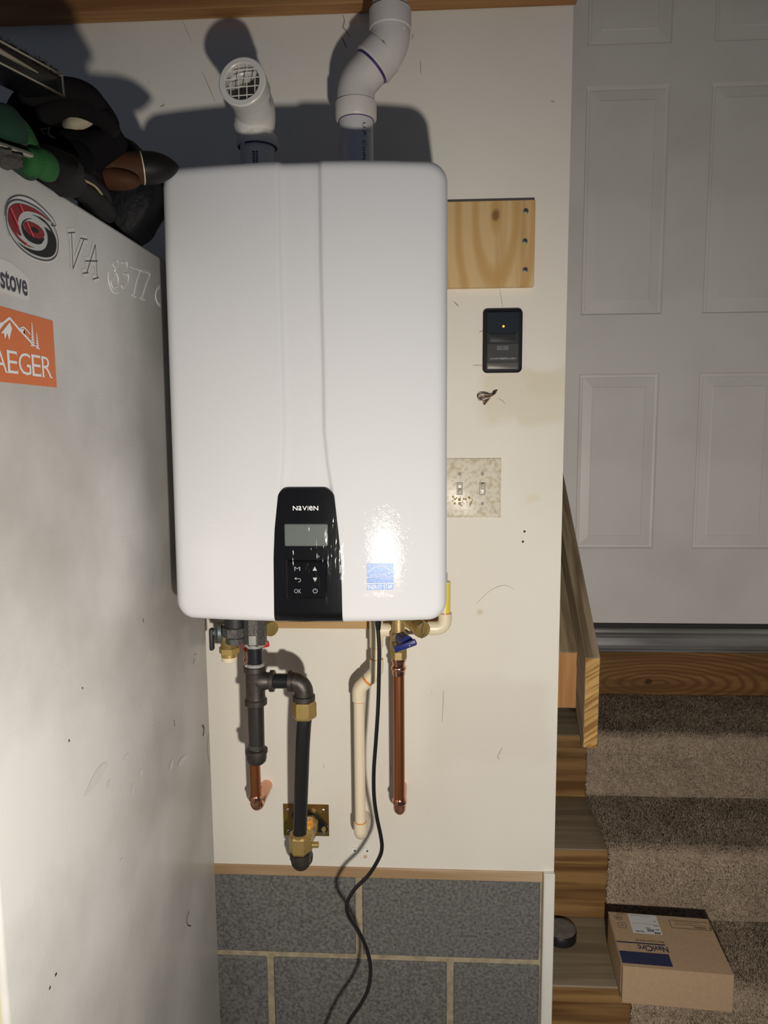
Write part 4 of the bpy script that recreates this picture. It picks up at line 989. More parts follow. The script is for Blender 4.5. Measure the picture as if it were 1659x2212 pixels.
# horizontal run to the right and riser
xq = at(961, 1356, YC).x; zq_ = at(950, 1357, YC).z
MB().cyl((xA+.02, YC, zbr), (xq-.02, YC, zq_), RC1, seg=28).build('tube', 'cpvc', cpv)
arc = corner_path((xq-.034, YC, zq_), (xq, YC, zq_), (xq, YC, zq_+.034), .018, 12)
MB().loft([Vector((xq-.034, YC, zq_))]+arc+[Vector((xq, YC, zq_+.031))], RC2, 30).build('elbow', 'cpvc', cpv)
oring((xq-.0345, YC, zq_), (-1, 0, 0)); oring((xq, YC, zq_+.0318), (0, 0, 1))
zr0, zr1 = zq_+.03, at(962, 1256, YC).z
rs = MB().cyl((xq, YC, zr0), (xq, YC, zr1), RC1, seg=28).build('riser_tube', 'cpvc', cpv)
mb = MB(); rr = []
for z in (zr0+.003, zr1-.001): rr.append([(xq+(RC1+.0003)*math.sin(a), YC-(RC1+.0003)*math.cos(a), z) for a in np.linspace(.1, .95, 7)])
mb.grid(rr); mb.build('yellow_stripe', 'cpvc_y', rs)

# power cord
yk = -.205
pts = [(816, 1352, -.20), (819, 1400, -.20), (818.5, 1460, -.20), (816.5, 1530, -.20), (812, 1600, -.2), (807.5, 1665, -.2), (808, 1720, -.202), (814, 1765, -.205), (822, 1803, -.207), (825, 1830, -.208), (819, 1853, -.21), (797, 1889, -.21), (766, 1921, -.212), (750, 1950, -.214), (752, 1976, -.215), (771, 2006, -.216), (789, 2042, -.217), (799, 2078, -.218), (800, 2110, -.219), (794, 2140, -.22), (779, 2170, -.221), (762, 2194, -.222), (750, 2214, -.223), (735, 2245, -.225), (720, 2300, -.23)]
P3 = [at(*p) for p in pts]; e = P3[-1]; P3 += [Vector((e.x-.02, e.y-.02, .03)), Vector((e.x-.06, e.y-.06, .006)), Vector((e.x-.14, e.y-.1, .006)), Vector((e.x-.2, e.y-.2, .006))]
cord = thing('power_cord', 'thin black power cord snaking down from the heater across the block wall', 'cord', (e.x-.1, e.y, 0))
MB().loft(spline(P3, 8), .0037, 12).build('cable', 'cord', cord)
tp = at(815.5, 1338, -.2); te = at(817, 1361, -.2)
MB().loft([Vector((tp.x, -.2, HZB-.0045)), te+Vector((0, 0, .012)), te+Vector((0, 0, .010)), te], [.0062, .0060, .0055, .0042], 14).build('strain_relief', 'blackpl', cord)

# ================================================================== WALL FITTINGS
def wall_map(px, py, y): p = at(px, py, y); return p.x, p.z
# garage door opener button
x0, z1 = wall_map(1044, 668, -.012); x1, z0 = wall_map(1127.5, 804.5, -.012); cx, cz, W_, H_ = (x0+x1)/2, (z0+z1)/2, x1-x0, z1-z0
gb = thing('garage_door_button', 'black wall mounted garage door opener button panel with an amber light', 'wall button', (cx, 0, z0))
def rr_plate(name, cx, cz, w_, h_, r, y0, y1, mt, parent, ins=.002):
    mb = MB(); a = mb.verts([(cx+u, y0, cz+v) for u, v in rrect(w_, h_, r)]); b = mb.verts([(cx+u, y1+ins*.6, cz+v) for u, v in rrect(w_, h_, r)]); c = mb.verts([(cx+u, y1, cz+v) for u, v in rrect(w_-2*ins, h_-2*ins, max(r-ins, .0004))]); n = len(a)
    for p, q in ((a, b), (b, c)):
        for i in range(n): mb.face([p[i], p[(i+1) % n], q[(i+1) % n], q[i]])
    mb.face(c); mb.face(a[::-1]); return mb.build(name, mt, parent, ang=30)
rr_plate('backplate', cx, cz, W_, H_, .009, -.0003, -.012, 'blackpl', gb, .003)
iw, ih = W_*.79, H_*.89
rr_plate('bezel', cx+.0005, cz-.0005, iw+.006, ih+.006, .003, -.0121, -.0145, 'blackpl', gb, .001)
def gz(t): return cz+ih/2-t*ih          # t: fraction from the inner top
rr_plate('lens', cx, gz(.185), iw, ih*.37, .001, -.0146, -.0185, 'bluegrey', gb, .0006)
rr_plate('recess', cx, gz(.46), iw*.96, ih*.18, .001, -.0146, -.0152, 'dark', gb, .0003)
rr_plate('push_bar', cx-.001, gz(.45), iw*.82, ih*.15, .001, -.0153, -.0190, 'blackpl2', gb, .001)
fp_ = rr_plate('face', cx, gz(.715), iw, ih*.33, .001, -.0146, -.0165, 'blackpl2', gb, .0004)
rr_plate('band', cx, gz(.94), iw, ih*.115, .001, -.0146, -.0172, 'silverband', gb, .001)
MB().sphere((cx+.0005, -.0187, gz(.25)), (.0022, .0012, .0022), 12, 8).build('indicator_light', 'led', gb)
lb_ = rr_plate('light_button', cx-.0005, gz(.625), iw*.39, ih*.085, .001, -.0166, -.0182, 'greybtn', gb, .0006)
f = lambda u, v: Vector((cx-.0005+u, -.0184, gz(.625)+v))
mb = MB(); mb.poly([f(.0014*math.sin(a), .0012+.0014*math.cos(a)) for a in np.linspace(0, 2*math.pi, 11)[:-1]]); mb.poly([f(-.0006, .0002), f(.0006, .0002), f(.0005, -.001), f(-.0005, -.001)]); put_text(mb, 'LIGHT', f, w=.006, h=.0013, v0=-.0024)
mb.build('button_symbol', 'print_k', lb_, smooth=False)
mb = MB(); put_text(mb, 'CHAMBERLAIN', lambda u, v: Vector((cx+u, -.0167, gz(.815)+v)), w=iw*.82, h=ih*.032); mb.build('lettering', 'print_g', gb, smooth=False)
# light switch plate
x1, z1 = wall_map(1083.5, 990, -.006); _, z0 = wall_map(1083.5, 1118.5, -.006); H_ = z1-z0; W_ = H_*1.02; cx, cz = x1-W_/2, (z0+z1)/2
sw = thing('light_switch', 'dirty ivory double toggle light switch plate beside the heater', 'switch', (cx, 0, z0))
rr_plate('plate', cx, cz, W_, H_, .0015, -.0003, -.0062, 'almond', sw, .006)
for px in (993, 1042):
    X, Z = wall_map(px, 1055.5, -.006)
    rr_plate('slot', X, Z, .0118, .0255, .0006, -.0060, -.0066, 'slot', sw, .0003)
    rr_plate('toggle_frame', X, Z, .0102, .0238, .0006, -.0064, -.0070, 'toggle', sw, .0003)
    up = -1 if px == 1042 else 1
    mb = MB(); mb.box((X, -.0105, Z+.004*up*-1), (.0066, .014, .0085), Matrix.Rotation(.5*up, 3, 'X'), .0012, 2); mb.box((X, -.0075, Z), (.0072, .003, .0170), None, .001); mb.build('toggle', 'toggle', sw)
    for py in (1024, 1087.8):
        X2, Z2 = wall_map(px, py, -.0062); s_ = MB().lathe((X2, -.006, Z2), (0, -1, 0), [(0, .0034), (.0008, .0034), (.0014, .002)], 14).build('screw', 'toggle_screw', sw)
        MB().box((X2, -.00745, Z2), (.0008, .0003, .0056)).build('slot_line', 'slot', s_, smooth=False)
mb = MB()
random.seed(11)
for k in range(26):
    X, Z = wall_map(random.uniform(976, 1022), random.choice((random.uniform(1073, 1082), random.uniform(1078, 1093))), -.0064)
    r_ = random.uniform(.0012, .0032); mb.lathe((X, -.0061, Z), (0, -1, 0), [(0, r_), (.0004, r_*.7)], 7)
mb.build('glue_residue', 'residue', sw)
# bell wire
wr = at(1072, 848, 0)
wi = thing('wire_bundle', 'small bundle of loose brown and white thermostat wires poking out of the wall', 'wires', wr)
random.seed(4)
for nm, mt_, pl in (('wire', 'wirebr', [(1073, 846, .004), (1066, 852, -.012), (1050, 856, -.016), (1036, 860, -.014), (1032, 856, -.012), (1040, 850, -.014), (1056, 852, -.012), (1058, 860, -.012), (1048, 868, -.010), (1044, 873, -.010)]),
                    ('wire', 'wirew', [(1072, 847, .004), (1062, 853, -.010), (1046, 853, -.020), (1034, 858, -.018), (1034, 864, -.014), (1044, 864, -.012), (1058, 858, -.013)]),
                    ('wire', 'wirebr', [(1072, 848, .004), (1064, 854, -.008), (1052, 858, -.012), (1040, 857, -.012), (1036, 862, -.010), (1046, 866, -.008), (1056, 862, -.006), (1050, 870, -.006), (1046, 875, -.006)]),
                    ('sheath', 'blackpl', [(1074, 842, .003), (1069, 846, -.006), (1066, 850, -.010)])):
    MB().loft(spline([at(*p) for p in pl], 6), .0021 if nm == 'sheath' else .0009, 7).build(nm, mt_, wi)
# small anchor pads and plug
for i, (px, py, lb_t) in enumerate(((766.5, 1836, 'left one of two small white anchor pads on the wall below the drain pipe'), (792.5, 1836.5, 'right one of two small white anchor pads on the wall nearest the black cord'))):
    p = at(px, py, 0); an = thing('wall_anchor', lb_t, 'anchor', p, 'wall anchors')
    mb = MB(); o_ = [(u+.0012*noise.noise(Vector((u*300, v*300, i))), v+.0012*noise.noise(Vector((v*300, u*300, i+5)))) for u, v in rrect(.016, .013, .003)]
    mb.plate([(p.x+u, -.0002, p.z+v) for u, v in o_], (0, -.0018, 0)); mb.build('pad', 'trimw', an)
    screw(an, (p.x+.001*i, -.002, p.z-.0005), (0, -1, 0), .0026, 'zinc')
p = at(789, 1850, 0); tag(MB().lathe(p, (0, -1, 0), [(-.0001, .0042), (.001, .0042), (.0022, .0022)], 18).build('wall_plug', mat('peach_plug', (.62, .42, .28), .5)), 'tiny peach coloured round plug on the wall under the anchor pads', 'plug')

# ================================================================== REFRIGERATOR
FX = -.439; FY0, FY1, FZ = -.811, -.075, 1.722
fr = thing('refrigerator', 'off-white textured refrigerator side covered in stickers at the left', 'refrigerator', (FX-.37, -.45, 0))
MB().bb(FX-.74, FX, FY0, FY1, .03, FZ, .006, 3).build('cabinet', 'fridge', fr)
MB().bb(FX-.735, FX-.004, FY0-.012, FY0-.0005, .10, FZ-.01, .003).build('gasket', 'gasket', fr)
MB().bb(FX-.74, FX, FY0-.065, FY0-.013, .10, FZ+.004, .012, 3).build('door', 'fridge_door', fr)
for dx in (-.68, -.06):
    for dy in (FY0+.06, FY1-.06): MB().cyl((FX+dx, dy, 0), (FX+dx, dy, .031), .02, seg=16).build('foot', 'blackpl', fr)
def fs(off): return lambda px, py: atx(px, py, FX)+Vector((off, 0, 0))
_jit = [0]
def fpoly(mb, pts, off, smooth_n=0, closed=True):
    _jit[0] = (_jit[0]+1) % 14; off += _jit[0]*2.2e-5
    P = [atx(x, y, FX)+Vector((off, 0, 0)) for x, y in pts]
    if smooth_n: P = spline(P, smooth_n, True)
    f = mb.face(mb.verts(P)); return f
def fribbon(mb, pts, w, off, n=5, closed=True):
    _jit[0] = (_jit[0]+1) % 14; off += _jit[0]*2.2e-5
    P = spline([atx(x, y, FX) for x, y in pts], n, closed); N = len(P); L = []; R = []
    ws = w if hasattr(w, '__len__') else None
    for i, p in enumerate(P):
        a, b = (P[(i-1) % N], P[(i+1) % N]) if closed else (P[max(i-1, 0)], P[min(i+1, N-1)])
        d = (b-a).normalized(); nn = Vector((0, -d.z, d.y))*(w/2)
        L.append(mb.bm.verts.new(p+nn+Vector((off, 0, 0)))); R.append(mb.bm.verts.new(p-nn+Vector((off, 0, 0))))
    for i in range(N if closed else N-1): j = (i+1) % N; mb.face([L[i], R[i], R[j], L[j]])
Z4 = lambda L: [(u/11.06, 410+v/11.06) for u, v in L]
# --- round swirl emblem sticker
swl = MB(); fpoly(swl, Z4([(85, 600), (110, 380), (200, 210), (420, 120), (700, 190), (1000, 420), (1220, 650), (1340, 870), (1330, 960), (1400, 1250), (1370, 1560), (1290, 1690), (1120, 1750), (850, 1690), (600, 1560), (380, 1380), (210, 1130), (220, 1060), (130, 860)]), .0004, 5)
swo = swl.build('swirl_sticker', 'st_clear', fr); swo['label'] = 'round red and black swirl emblem sticker'
def em(nm, mt_, pts, off, n=6):
    mb = MB(); fpoly(mb, Z4(pts), off, n); return mb.build(nm, mt_, swo, smooth=False)
em('silver_field', 'st_silver', [(130, 640), (150, 420), (230, 300), (400, 250), (640, 320), (930, 490), (1180, 760), (1300, 980), (1360, 1220), (1340, 1490), (1250, 1620), (1090, 1670), (860, 1620), (620, 1500), (400, 1300), (220, 1040), (150, 830)], .0008)
mb = MB(); fribbon(mb, Z4([(120, 640), (140, 420), (220, 290), (400, 240), (650, 310), (940, 480), (1190, 750), (1310, 980), (1370, 1230), (1350, 1500), (1260, 1640), (1090, 1690), (850, 1640), (610, 1510), (390, 1310), (210, 1050), (140, 840)]), .0016, .0012); fribbon(mb, Z4([(90, 620), (110, 400), (210, 220), (430, 140), (720, 215), (1010, 440), (1230, 680), (1310, 850), (1210, 850), (1250, 800)]), .0012, .0012, closed=False)
mb.build('outline', 'st_dark', swo, smooth=False)
em('red_swirl', 'st_red', [(160, 680), (190, 450), (300, 345), (430, 325), (620, 370), (850, 480), (1060, 640), (1180, 770), (1000, 640), (850, 560), (650, 515), (520, 540), (430, 640), (405, 760), (420, 900), (490, 1100), (400, 1060), (340, 1000), (420, 1120), (560, 1250), (700, 1350), (820, 1390), (640, 1350), (450, 1220), (300, 1030), (200, 850)], .0013, 4)
em('black_swirl', 'st_black', [(740, 595), (860, 630), (1000, 700), (1140, 840), (1240, 1010), (1310, 1180), (1320, 1400), (1250, 1560), (1120, 1615), (960, 1600), (760, 1530), (560, 1400), (390, 1245), (560, 1360), (760, 1440), (930, 1460), (1050, 1410), (1110, 1290), (1120, 1150), (1090, 1010), (1035, 895), (1100, 930), (1190, 1000), (1100, 840), (980, 740), (860, 650)], .0013, 4)
em('black_eye', 'st_black', [(740, 690), (640, 690), (540, 740), (490, 840), (500, 960), (560, 1110), (680, 1230), (830, 1295), (940, 1300), (1000, 1240), (1030, 1150), (880, 1170), (700, 1100), (580, 980), (530, 870), (540, 780), (620, 715)], .0013, 4)
em('red_eye', 'st_red', [(540, 880), (560, 790), (640, 755), (760, 790), (900, 870), (1000, 980), (1030, 1080), (990, 1150), (880, 1170), (740, 1125), (600, 1010)], .0016, 5)
em('black_pupil', 'st_black', [(705, 930), (740, 895), (800, 905), (860, 950), (880, 1000), (840, 1035), (760, 1010), (720, 975)], .0019, 5)
mb = MB()
for a, b in (((205, 425), (410, 900)), ((430, 340), (515, 535)), ((595, 765), (755, 1120)), ((575, 1280), (620, 1330))):
    fribbon(mb, Z4([a, b]), .0022, .0021, 2, False)
mb.build('holographic_streak', 'st_holo', swo, smooth=False)
# --- orange sticker
c00 = atx(113, 693, FX); c10 = atx(122, 837, FX); OZ1, OZ0, OY1 = c00.z, c10.z, (c00.y+c10.y)/2; OH = OZ1-OZ0; OY0 = OY1-.176
of = lambda off: (lambda u, v: Vector((FX+off, OY1-u, OZ0+v)))       # u: metres from right edge toward the front, v: up
ost = MB().bb(FX+.0001, FX+.0005, OY0, OY1, OZ0, OZ1).build('orange_sticker', 'orange_st', fr, smooth=False); ost['label'] = 'orange rectangular sticker with white mountain and lettering'
mb = MB(); f = of(.0009)
S3 = lambda pts: [(x/3.95, 340+y/3.95) for x, y in pts]
fribbon(mb, S3([(-60, 1480), (0, 1430), (75, 1370)]), .0028, .0009, 2, False); fribbon(mb, S3([(75, 1370), (155, 1465), (215, 1530), (270, 1590)]), .0028, .0009, 3, False)
fribbon(mb, S3([(150, 1475), (195, 1448), (250, 1510)]), .0016, .0009, 2, False)
for pts in ([(0, 1500), (75, 1405), (95, 1460), (70, 1560), (55, 1500), (35, 1550), (25, 1500)], [(165, 1470), (200, 1460), (190, 1500), (205, 1510)], [(-40, 1500), (0, 1400), (20, 1430), (-10, 1470)]): fpoly(mb, S3(pts), .0009)
def tree(px, top, bot, hwid, n):
    for k in range(n):
        t = k/(n-1); y = top+(bot-top)*t*.9; wd = hwid*(.22+.78*t); fpoly(mb, S3([(px+t*8, y-14), (px+wd+t*8, y+16), (px+t*8, y+6), (px-wd+t*8, y+14)]), .0009)
    fribbon(mb, S3([(px, top), (px+9, bot)]), .0012, .0009, 2, False)
tree(264, 1415, 1620, 26, 9); tree(305, 1500, 1635, 19, 7)
fribbon(mb, S3([(270, 1590), (330, 1640)]), .0010, .0009, 2, False)
mb.build('mountain_print', 'print_w', ost, smooth=False)
mb = MB(); hL = OH*.305
def serif(mbx, ch, uc, w_):
    V = OH*.285; fn = lambda u, v: Vector((FX+.0009, OY1-(uc-u), OZ0+V+v))
    put_text(mbx, ch, fn, w=w_, h=hL, bold=-.004)
    fb = fn; fn = lambda u, v: fb(u, v)+Vector((.00012, 0, 0))
    def bar(u, v, l): stroke(mbx, [(u-l/2, v), (u+l/2, v)], .0013, fn)
    b, t = -hL/2+.0005, hL/2-.0005
    if ch == 'A': bar(-w_*.44, b, .005); bar(w_*.44, b, .005)
    if ch in 'E': bar(-w_*.42, b, .004); bar(-w_*.42, t, .004); stroke(mbx, [(w_*.46, b), (w_*.46, b+.004)], .0009, fn); stroke(mbx, [(w_*.46, t), (w_*.46, t-.004)], .0009, fn)
    if ch == 'R': bar(-w_*.42, b, .005); bar(-w_*.42, t, .004); bar(w_*.44, b, .004)
    if ch == 'T': bar(0, b, .006)
    if ch == 'G': bar(w_*.3, -.0008, .005)
for ch, pl_, pr_ in (('R', 89.5, 110.5), ('E', 68, 87.5), ('G', 39.5, 66), ('E', 15.5, 37.5), ('A', -15, 14)):
    ya, yb = atx(pl_, 800, FX).y, atx(pr_, 803, FX).y; serif(mb, ch, OY1-(ya+yb)/2, yb-ya)
serif(mb, 'R', OY1-atx(-30, 800, FX).y, .017); serif(mb, 'T', OY1-atx(-57, 800, FX).y, .016)
mb.build('lettering', 'print_w', ost, smooth=False)
# --- "stove" sticker
q0 = atx(0, 612, FX); q1 = atx(57, 614, FX); mb = MB()
zc0_ = atx(30, 614, FX).z
bk = MB(); o_ = [(y, z) for y, z in ((q1.y+.004, -.012), (q1.y+.004, .012), (q1.y-.012, .018), (q1.y-.03, .022), (q1.y-.062, .022), (q1.y-.062, -.012))]
bk.plate([(FX+.0001, y, zc0_+z) for y, z in o_], (.0005, 0, 0)); sto = bk.build('word_sticker', 'st_white', fr, smooth=False); sto['label'] = 'white sticker with dark lettering ending in stove'
put_text(mb, 'stove', lambda u, v: Vector((FX+.0009, q1.y+u, zc0_+.0015+v)), w=.052, h=.0205, align='R', bold=.022); mb.build('lettering', 'ink', sto, smooth=False)
# --- outline letters V A and blank number decals
def letter(nm, strokes, margin, w_):
    bkm = MB()
    for s_ in strokes: fribbon(bkm, S3(s_), margin, .0003, 2, False)
    b_ = bkm.build(nm, 'st_white', fr, smooth=False); mb = MB()
    for s_ in strokes: fribbon(mb, S3(s_), w_, .0009, 2, False)
    mb.build('ink_line', 'ink', b_, smooth=False); return b_
letter('letter_decal', [[(575, 645), (635, 640)], [(605, 645), (618, 950)], [(618, 950), (710, 700)], [(680, 690), (740, 702)]], .011, .0013)
letter('letter_decal', [[(808, 745), (735, 985)], [(808, 745), (825, 1030)], [(720, 885), (828, 885)], [(700, 990), (748, 985)], [(788, 1040), (838, 1025)]], .011, .0013)
def tube_sticker(nm, strokes):
    mb = MB()
    for s_ in strokes:
        P = spline([atx(x/3.95, 340+y/3.95, FX)+Vector((.0004, 0, 0)) for x, y in s_], 5); mb.loft(P, .0009, 6)
        fribbon(mb, S3(s_), .006, .0002, 4, False)
    mb.build(nm, 'st_white', fr)
tube_sticker('number_decal', [[(985, 870), (960, 910), (985, 950), (975, 1000), (945, 1060), (965, 1110), (1005, 1080), (1000, 1010), (975, 960), (1005, 900), (985, 870)], [(920, 980), (925, 1060), (955, 1140), (1010, 1150)]])
tube_sticker('number_decal', [[(1040, 900), (1075, 890), (1080, 940), (1050, 985), (1090, 1000), (1090, 1060), (1050, 1110), (1030, 1090)]])
tube_sticker('number_decal', [[(1115, 935), (1190, 965), (1165, 1050), (1140, 1170)], [(1125, 1175), (1160, 1185)]])
tube_sticker('number_decal', [[(1205, 965), (1275, 995), (1245, 1080), (1210, 1195)], [(1195, 1200), (1235, 1210)]])
tube_sticker('number_decal', [[(1362, 1100), (1335, 1130), (1325, 1190), (1345, 1250), (1368, 1262)]])

# ================================================================== THINGS ON TOP OF THE REFRIGERATOR
def blobfn(seed, amp, freq, flat_bottom=None):
    def fn(p, q):
        n1 = noise.noise(p*freq+Vector((seed, seed*1.7, 0))); n2 = noise.noise(p*freq*2.3+Vector((0, seed, seed)))
        q = q*(1+amp*n1+amp*.45*n2)
        if flat_bottom is not None and q.z < flat_bottom: q.z = flat_bottom
        return q
    return fn
ZF = FZ+.001
# dark bag at the back
bg = thing('nylon_bag', 'dark navy nylon bag slumped on top of the refrigerator nearest the heater', 'bag', (-.55, -.36, ZF))
def extr(name, mt_, pts, y0, y1, parent, n=5, bev=.008, wob=.0):
    """solid of real thickness from an outline seen at depth y0"""
    P = spline([at(px, py, y0) for px, py in pts], n, True); mb = MB()
    prof = [(0.0, .80), (.12, .93), (.35, 1.0), (.65, 1.0), (.88, .93), (1.0, .78)]
    c = sum(P, Vector())/len(P); rings = []
    for t, s in prof:
        y = y0+(y1-y0)*t; r_ = []
        for p in P:
            v = Vector((c.x+(p.x-c.x)*s, y, c.z+(p.z-c.z)*s)); v += Vector((0, 0, wob*noise.noise(v*30))); v.z = max(v.z, ZF); r_.append(mb.bm.verts.new(v))
        rings.append(r_)
    N = len(P)
    for a, b in zip(rings, rings[1:]):
        for k in range(N): mb.face([a[k], a[(k+1) % N], b[(k+1) % N], b[k]])
    mb.face(rings[0][::-1]); mb.face(rings[-1]); return mb.build(name, mt_, parent, ang=60)
extr('bag_body', 'nylon', [(150, 330), (200, 290), (258, 284), (290, 310), (318, 348), (334, 392), (330, 440), (308, 478), (288, 508), (240, 530), (170, 520)], -.375, -.30, bg, wob=.006)
# black hooded sweatshirt
YB = -.535
hd = thing('black_sweatshirt', 'bundled black hooded sweatshirt heaped on the refrigerator with cream lining showing', 'clothing', (-.6, YB, ZF))
extr('heap', 'cloth_k', [(12, 230), (30, 198), (70, 186), (110, 181), (150, 180), (180, 190), (205, 212), (228, 246), (244, 270), (238, 286), (214, 305), (186, 330), (172, 370), (160, 398), (135, 412), (60, 380), (10, 310)], YB, YB+.065, hd, wob=.008)
extr('heap', 'cloth_k', [(14, 250), (30, 205), (80, 190), (140, 190), (175, 205), (200, 240), (190, 300), (150, 330), (120, 400), (60, 380), (10, 310)], YB+.06, YB+.15, hd, wob=.008)
for k, pts in enumerate(([(38, 318), (50, 268), (85, 232), (140, 210), (190, 214), (226, 246), (250, 275)], [(58, 330), (66, 285), (96, 250), (140, 232), (190, 236), (230, 262), (252, 290)], [(20, 250), (45, 218), (90, 200), (150, 194), (195, 208), (222, 236)], [(70, 345), (100, 318), (150, 306), (185, 308), (222, 290)], [(100, 368), (128, 340), (160, 330), (182, 345), (192, 372)])):
    P = spline([at(px, py, YB-.006-.006*(k % 3)) for px, py in pts], 7); N = len(P)
    MB().loft(P, [.004+.011*math.sin(math.pi*min(max((i+.5)/N, .02), .98))**.6 for i in range(N)], 14, flat=.8).build('fold', 'cloth_k2' if k < 3 else 'cloth_k', hd)
P = [at(px, py, YB-.010) for px, py in ((124, 258), (134, 250), (150, 252), (172, 253), (192, 254), (209, 262), (196, 272), (182, 279), (166, 280), (162, 283), (150, 284), (138, 276))]
mb = MB(); c = sum(P, Vector())/len(P)+Vector((0, .010, 0)); cv = mb.bm.verts.new(c+Vector((0, -.018, .004))); vs_ = mb.verts(P)
for i in range(len(P)): mb.face([vs_[i], vs_[(i+1) % len(P)], cv])
bk_ = mb.bm.verts.new(c+Vector((0, .01, 0)))
for i in range(len(P)): mb.face([vs_[(i+1) % len(P)], vs_[i], bk_])
mb.build('lining', 'lining', hd, ang=180)
mb = MB(); pth = [at(px, py, YB-.020) for px, py in ((97, 290), (89, 280), (107, 277), (104, 288), (112, 296), (119, 298))]
mb.loft(pth, .0015, 6); mb.build('care_tag', 'tagc', hd)
MB().sphere(at(157, 366, YB-.03), (.008, .004, .008), 10, 8).build('badge', 'lining', hd)
# black leather glove lying on the edge
gl = thing('black_glove', 'black leather glove with ribbed fingers lying on the refrigerator edge under the sweatshirt', 'glove', (-.48, -.56, ZF))
def finger(px0, py0, px1, py1, y0, y1, r, nm='finger', parent=gl, mt_='leather_k', bendz=.006):
    a, b = at(px0, py0, y0), at(px1, py1, y1); mid = (a+b)/2+Vector((0, 0, bendz)); P = spline([a, mid, b], 8); N = len(P)
    rad = [r*math.sqrt(max(1-max(0, (i-N+5)/4.2)**2, .02))*(1+.06*math.sin(i*1.3)) for i in range(N)]
    return MB().loft(P, rad, 16).build(nm, mt_, parent)
finger(120, 375, 240, 470, -.60, -.44, .015); finger(135, 362, 228, 440, -.585, -.45, .016); finger(150, 350, 215, 405, -.56, -.45, .014)
MB().sphere(at(115, 372, -.60), (.035, .05, .024), 24, 16, blobfn(3, .2, 1.5)).build('palm', 'leather_k', gl)
MB().loft(spline([at(150, 372, -.605), at(180, 388, -.575), at(205, 402, -.53), at(220, 420, -.50)], 6), .0016, 6).build('piping', 'seam', gl)
MB().loft(spline([at(88, 352, -.63), at(110, 358, -.63), at(132, 362, -.62)], 6), .0018, 6).build('strap', 'tagc', gl)
# tapered brown handle with black cap
y_a, y_b = -.455, -.405
a = at(196, 366, y_a); b = at(388, 361, y_b); d = (b-a).normalized(); L = (b-a).length
tk = thing('capped_handle', 'brown tapered handle with an ivory ring and pointed black cap sticking out over the heater', 'handle', (a.x, a.y, ZF))
def hp(px): return (at(px, 365, y_b)-a).dot(d)
MB().loft_dir([a+d*t for t in (0, .01, hp(240), hp(270), hp(302))], [.014, .0205, .0212, .0215, .0212], d, 36).build('grip', 'brownp', tk)
g1 = at(262, 408, y_a); MB().sphere(g1+Vector((-.012, .004, .015)), (.038, .0180, .0150), 24, 14, None, Matrix.Rotation(.12, 3, 'Y')).build('grip_lobe', 'brownp', tk)
MB().loft_dir([a+d*(hp(302)-.0005), a+d*hp(302), a+d*(hp(303)+.0008), a+d*(hp(303)+.0012)], [.0208, .0221, .0221, .0210], d, 36).build('ring', 'ivory', tk)
t0 = hp(304); tL = L-t0; ts = np.linspace(0, 1, 16)
MB().loft_dir([a+d*(t0+tL*t) for t in ts], [(.0222*(1-(t**2.6))**.8) if t < 1 else .0004 for t in ts], d, 36).build('cap', 'tipk', tk)
fcap = lambda u, v, s=1: None
ce = a+d*(t0+tL*.45)+Vector((0, -.0172, 0)); mb = MB(); up_ = Vector((0, 0, 1))
mb.loft([ce+d*u+up_*v for u, v in rrect(.0125, .0125, .004)]+[ce+d*rrect(.0125, .0125, .004)[0][0]+up_*rrect(.0125, .0125, .004)[0][1]], .0006, 6)
mb.loft([ce+d*(.0032*math.cos(q))+up_*(.0032*math.sin(q)) for q in np.linspace(0, 6.28, 14)], .0006, 6); mb.build('embossed_badge', 'tipk', tk)
# green knit gloves at the left edge
gg = thing('green_gloves', 'green knit gloves bunched at the front of the refrigerator top', 'gloves', (-.5, -.68, ZF))
def gtube(pts, r, mt_='green', nm='finger'):
    P = spline([at(*p) for p in pts], 7); N = len(P)
    MB().loft(P, [r*math.sqrt(max(1-max(0, (i-N+6)/5.2)**2, .02))*math.sqrt(max(1-max(0, (5-i)/5.2)**2, .05)) for i in range(N)], 18).build(nm, mt_, gg)
gtube([(-20, 250, -.70), (5, 280, -.70), (10, 315, -.70)], .024, 'green2', 'cuff')
gtube([(18, 256, -.68), (45, 285, -.68), (62, 320, -.68), (70, 350, -.67)], .0115)
gtube([(50, 345, -.70), (72, 352, -.69), (92, 352, -.68), (97, 362, -.68), (90, 378, -.675)], .0145)
gtube([(20, 330, -.70), (50, 352, -.69), (85, 380, -.68)], .013, 'green2')
tool = thing('metal_rod', 'thin greyish metal rod lying across the green gloves', 'rod', at(40, 325, -.71))
MB().cyl(at(-30, 303, -.735), at(72, 338, -.70), .0035, seg=12, bevel=.001).build('shaft', 'metalg', tool)
rg = thing('grey_rag', 'small grey crumpled rag tucked by the green gloves at the refrigerator edge', 'cloth', at(20, 345, -.70))
MB().sphere(at(14, 342, -.715), (.016, .014, .009), 24, 16, blobfn(9, .35, 2.2)).build('rag', 'greyrag', rg)
MB().sphere(at(36, 315, -.69), (.012, .010, .009), 20, 14, blobfn(12, .3, 2)).build('rag_fold', 'greyrag', rg)
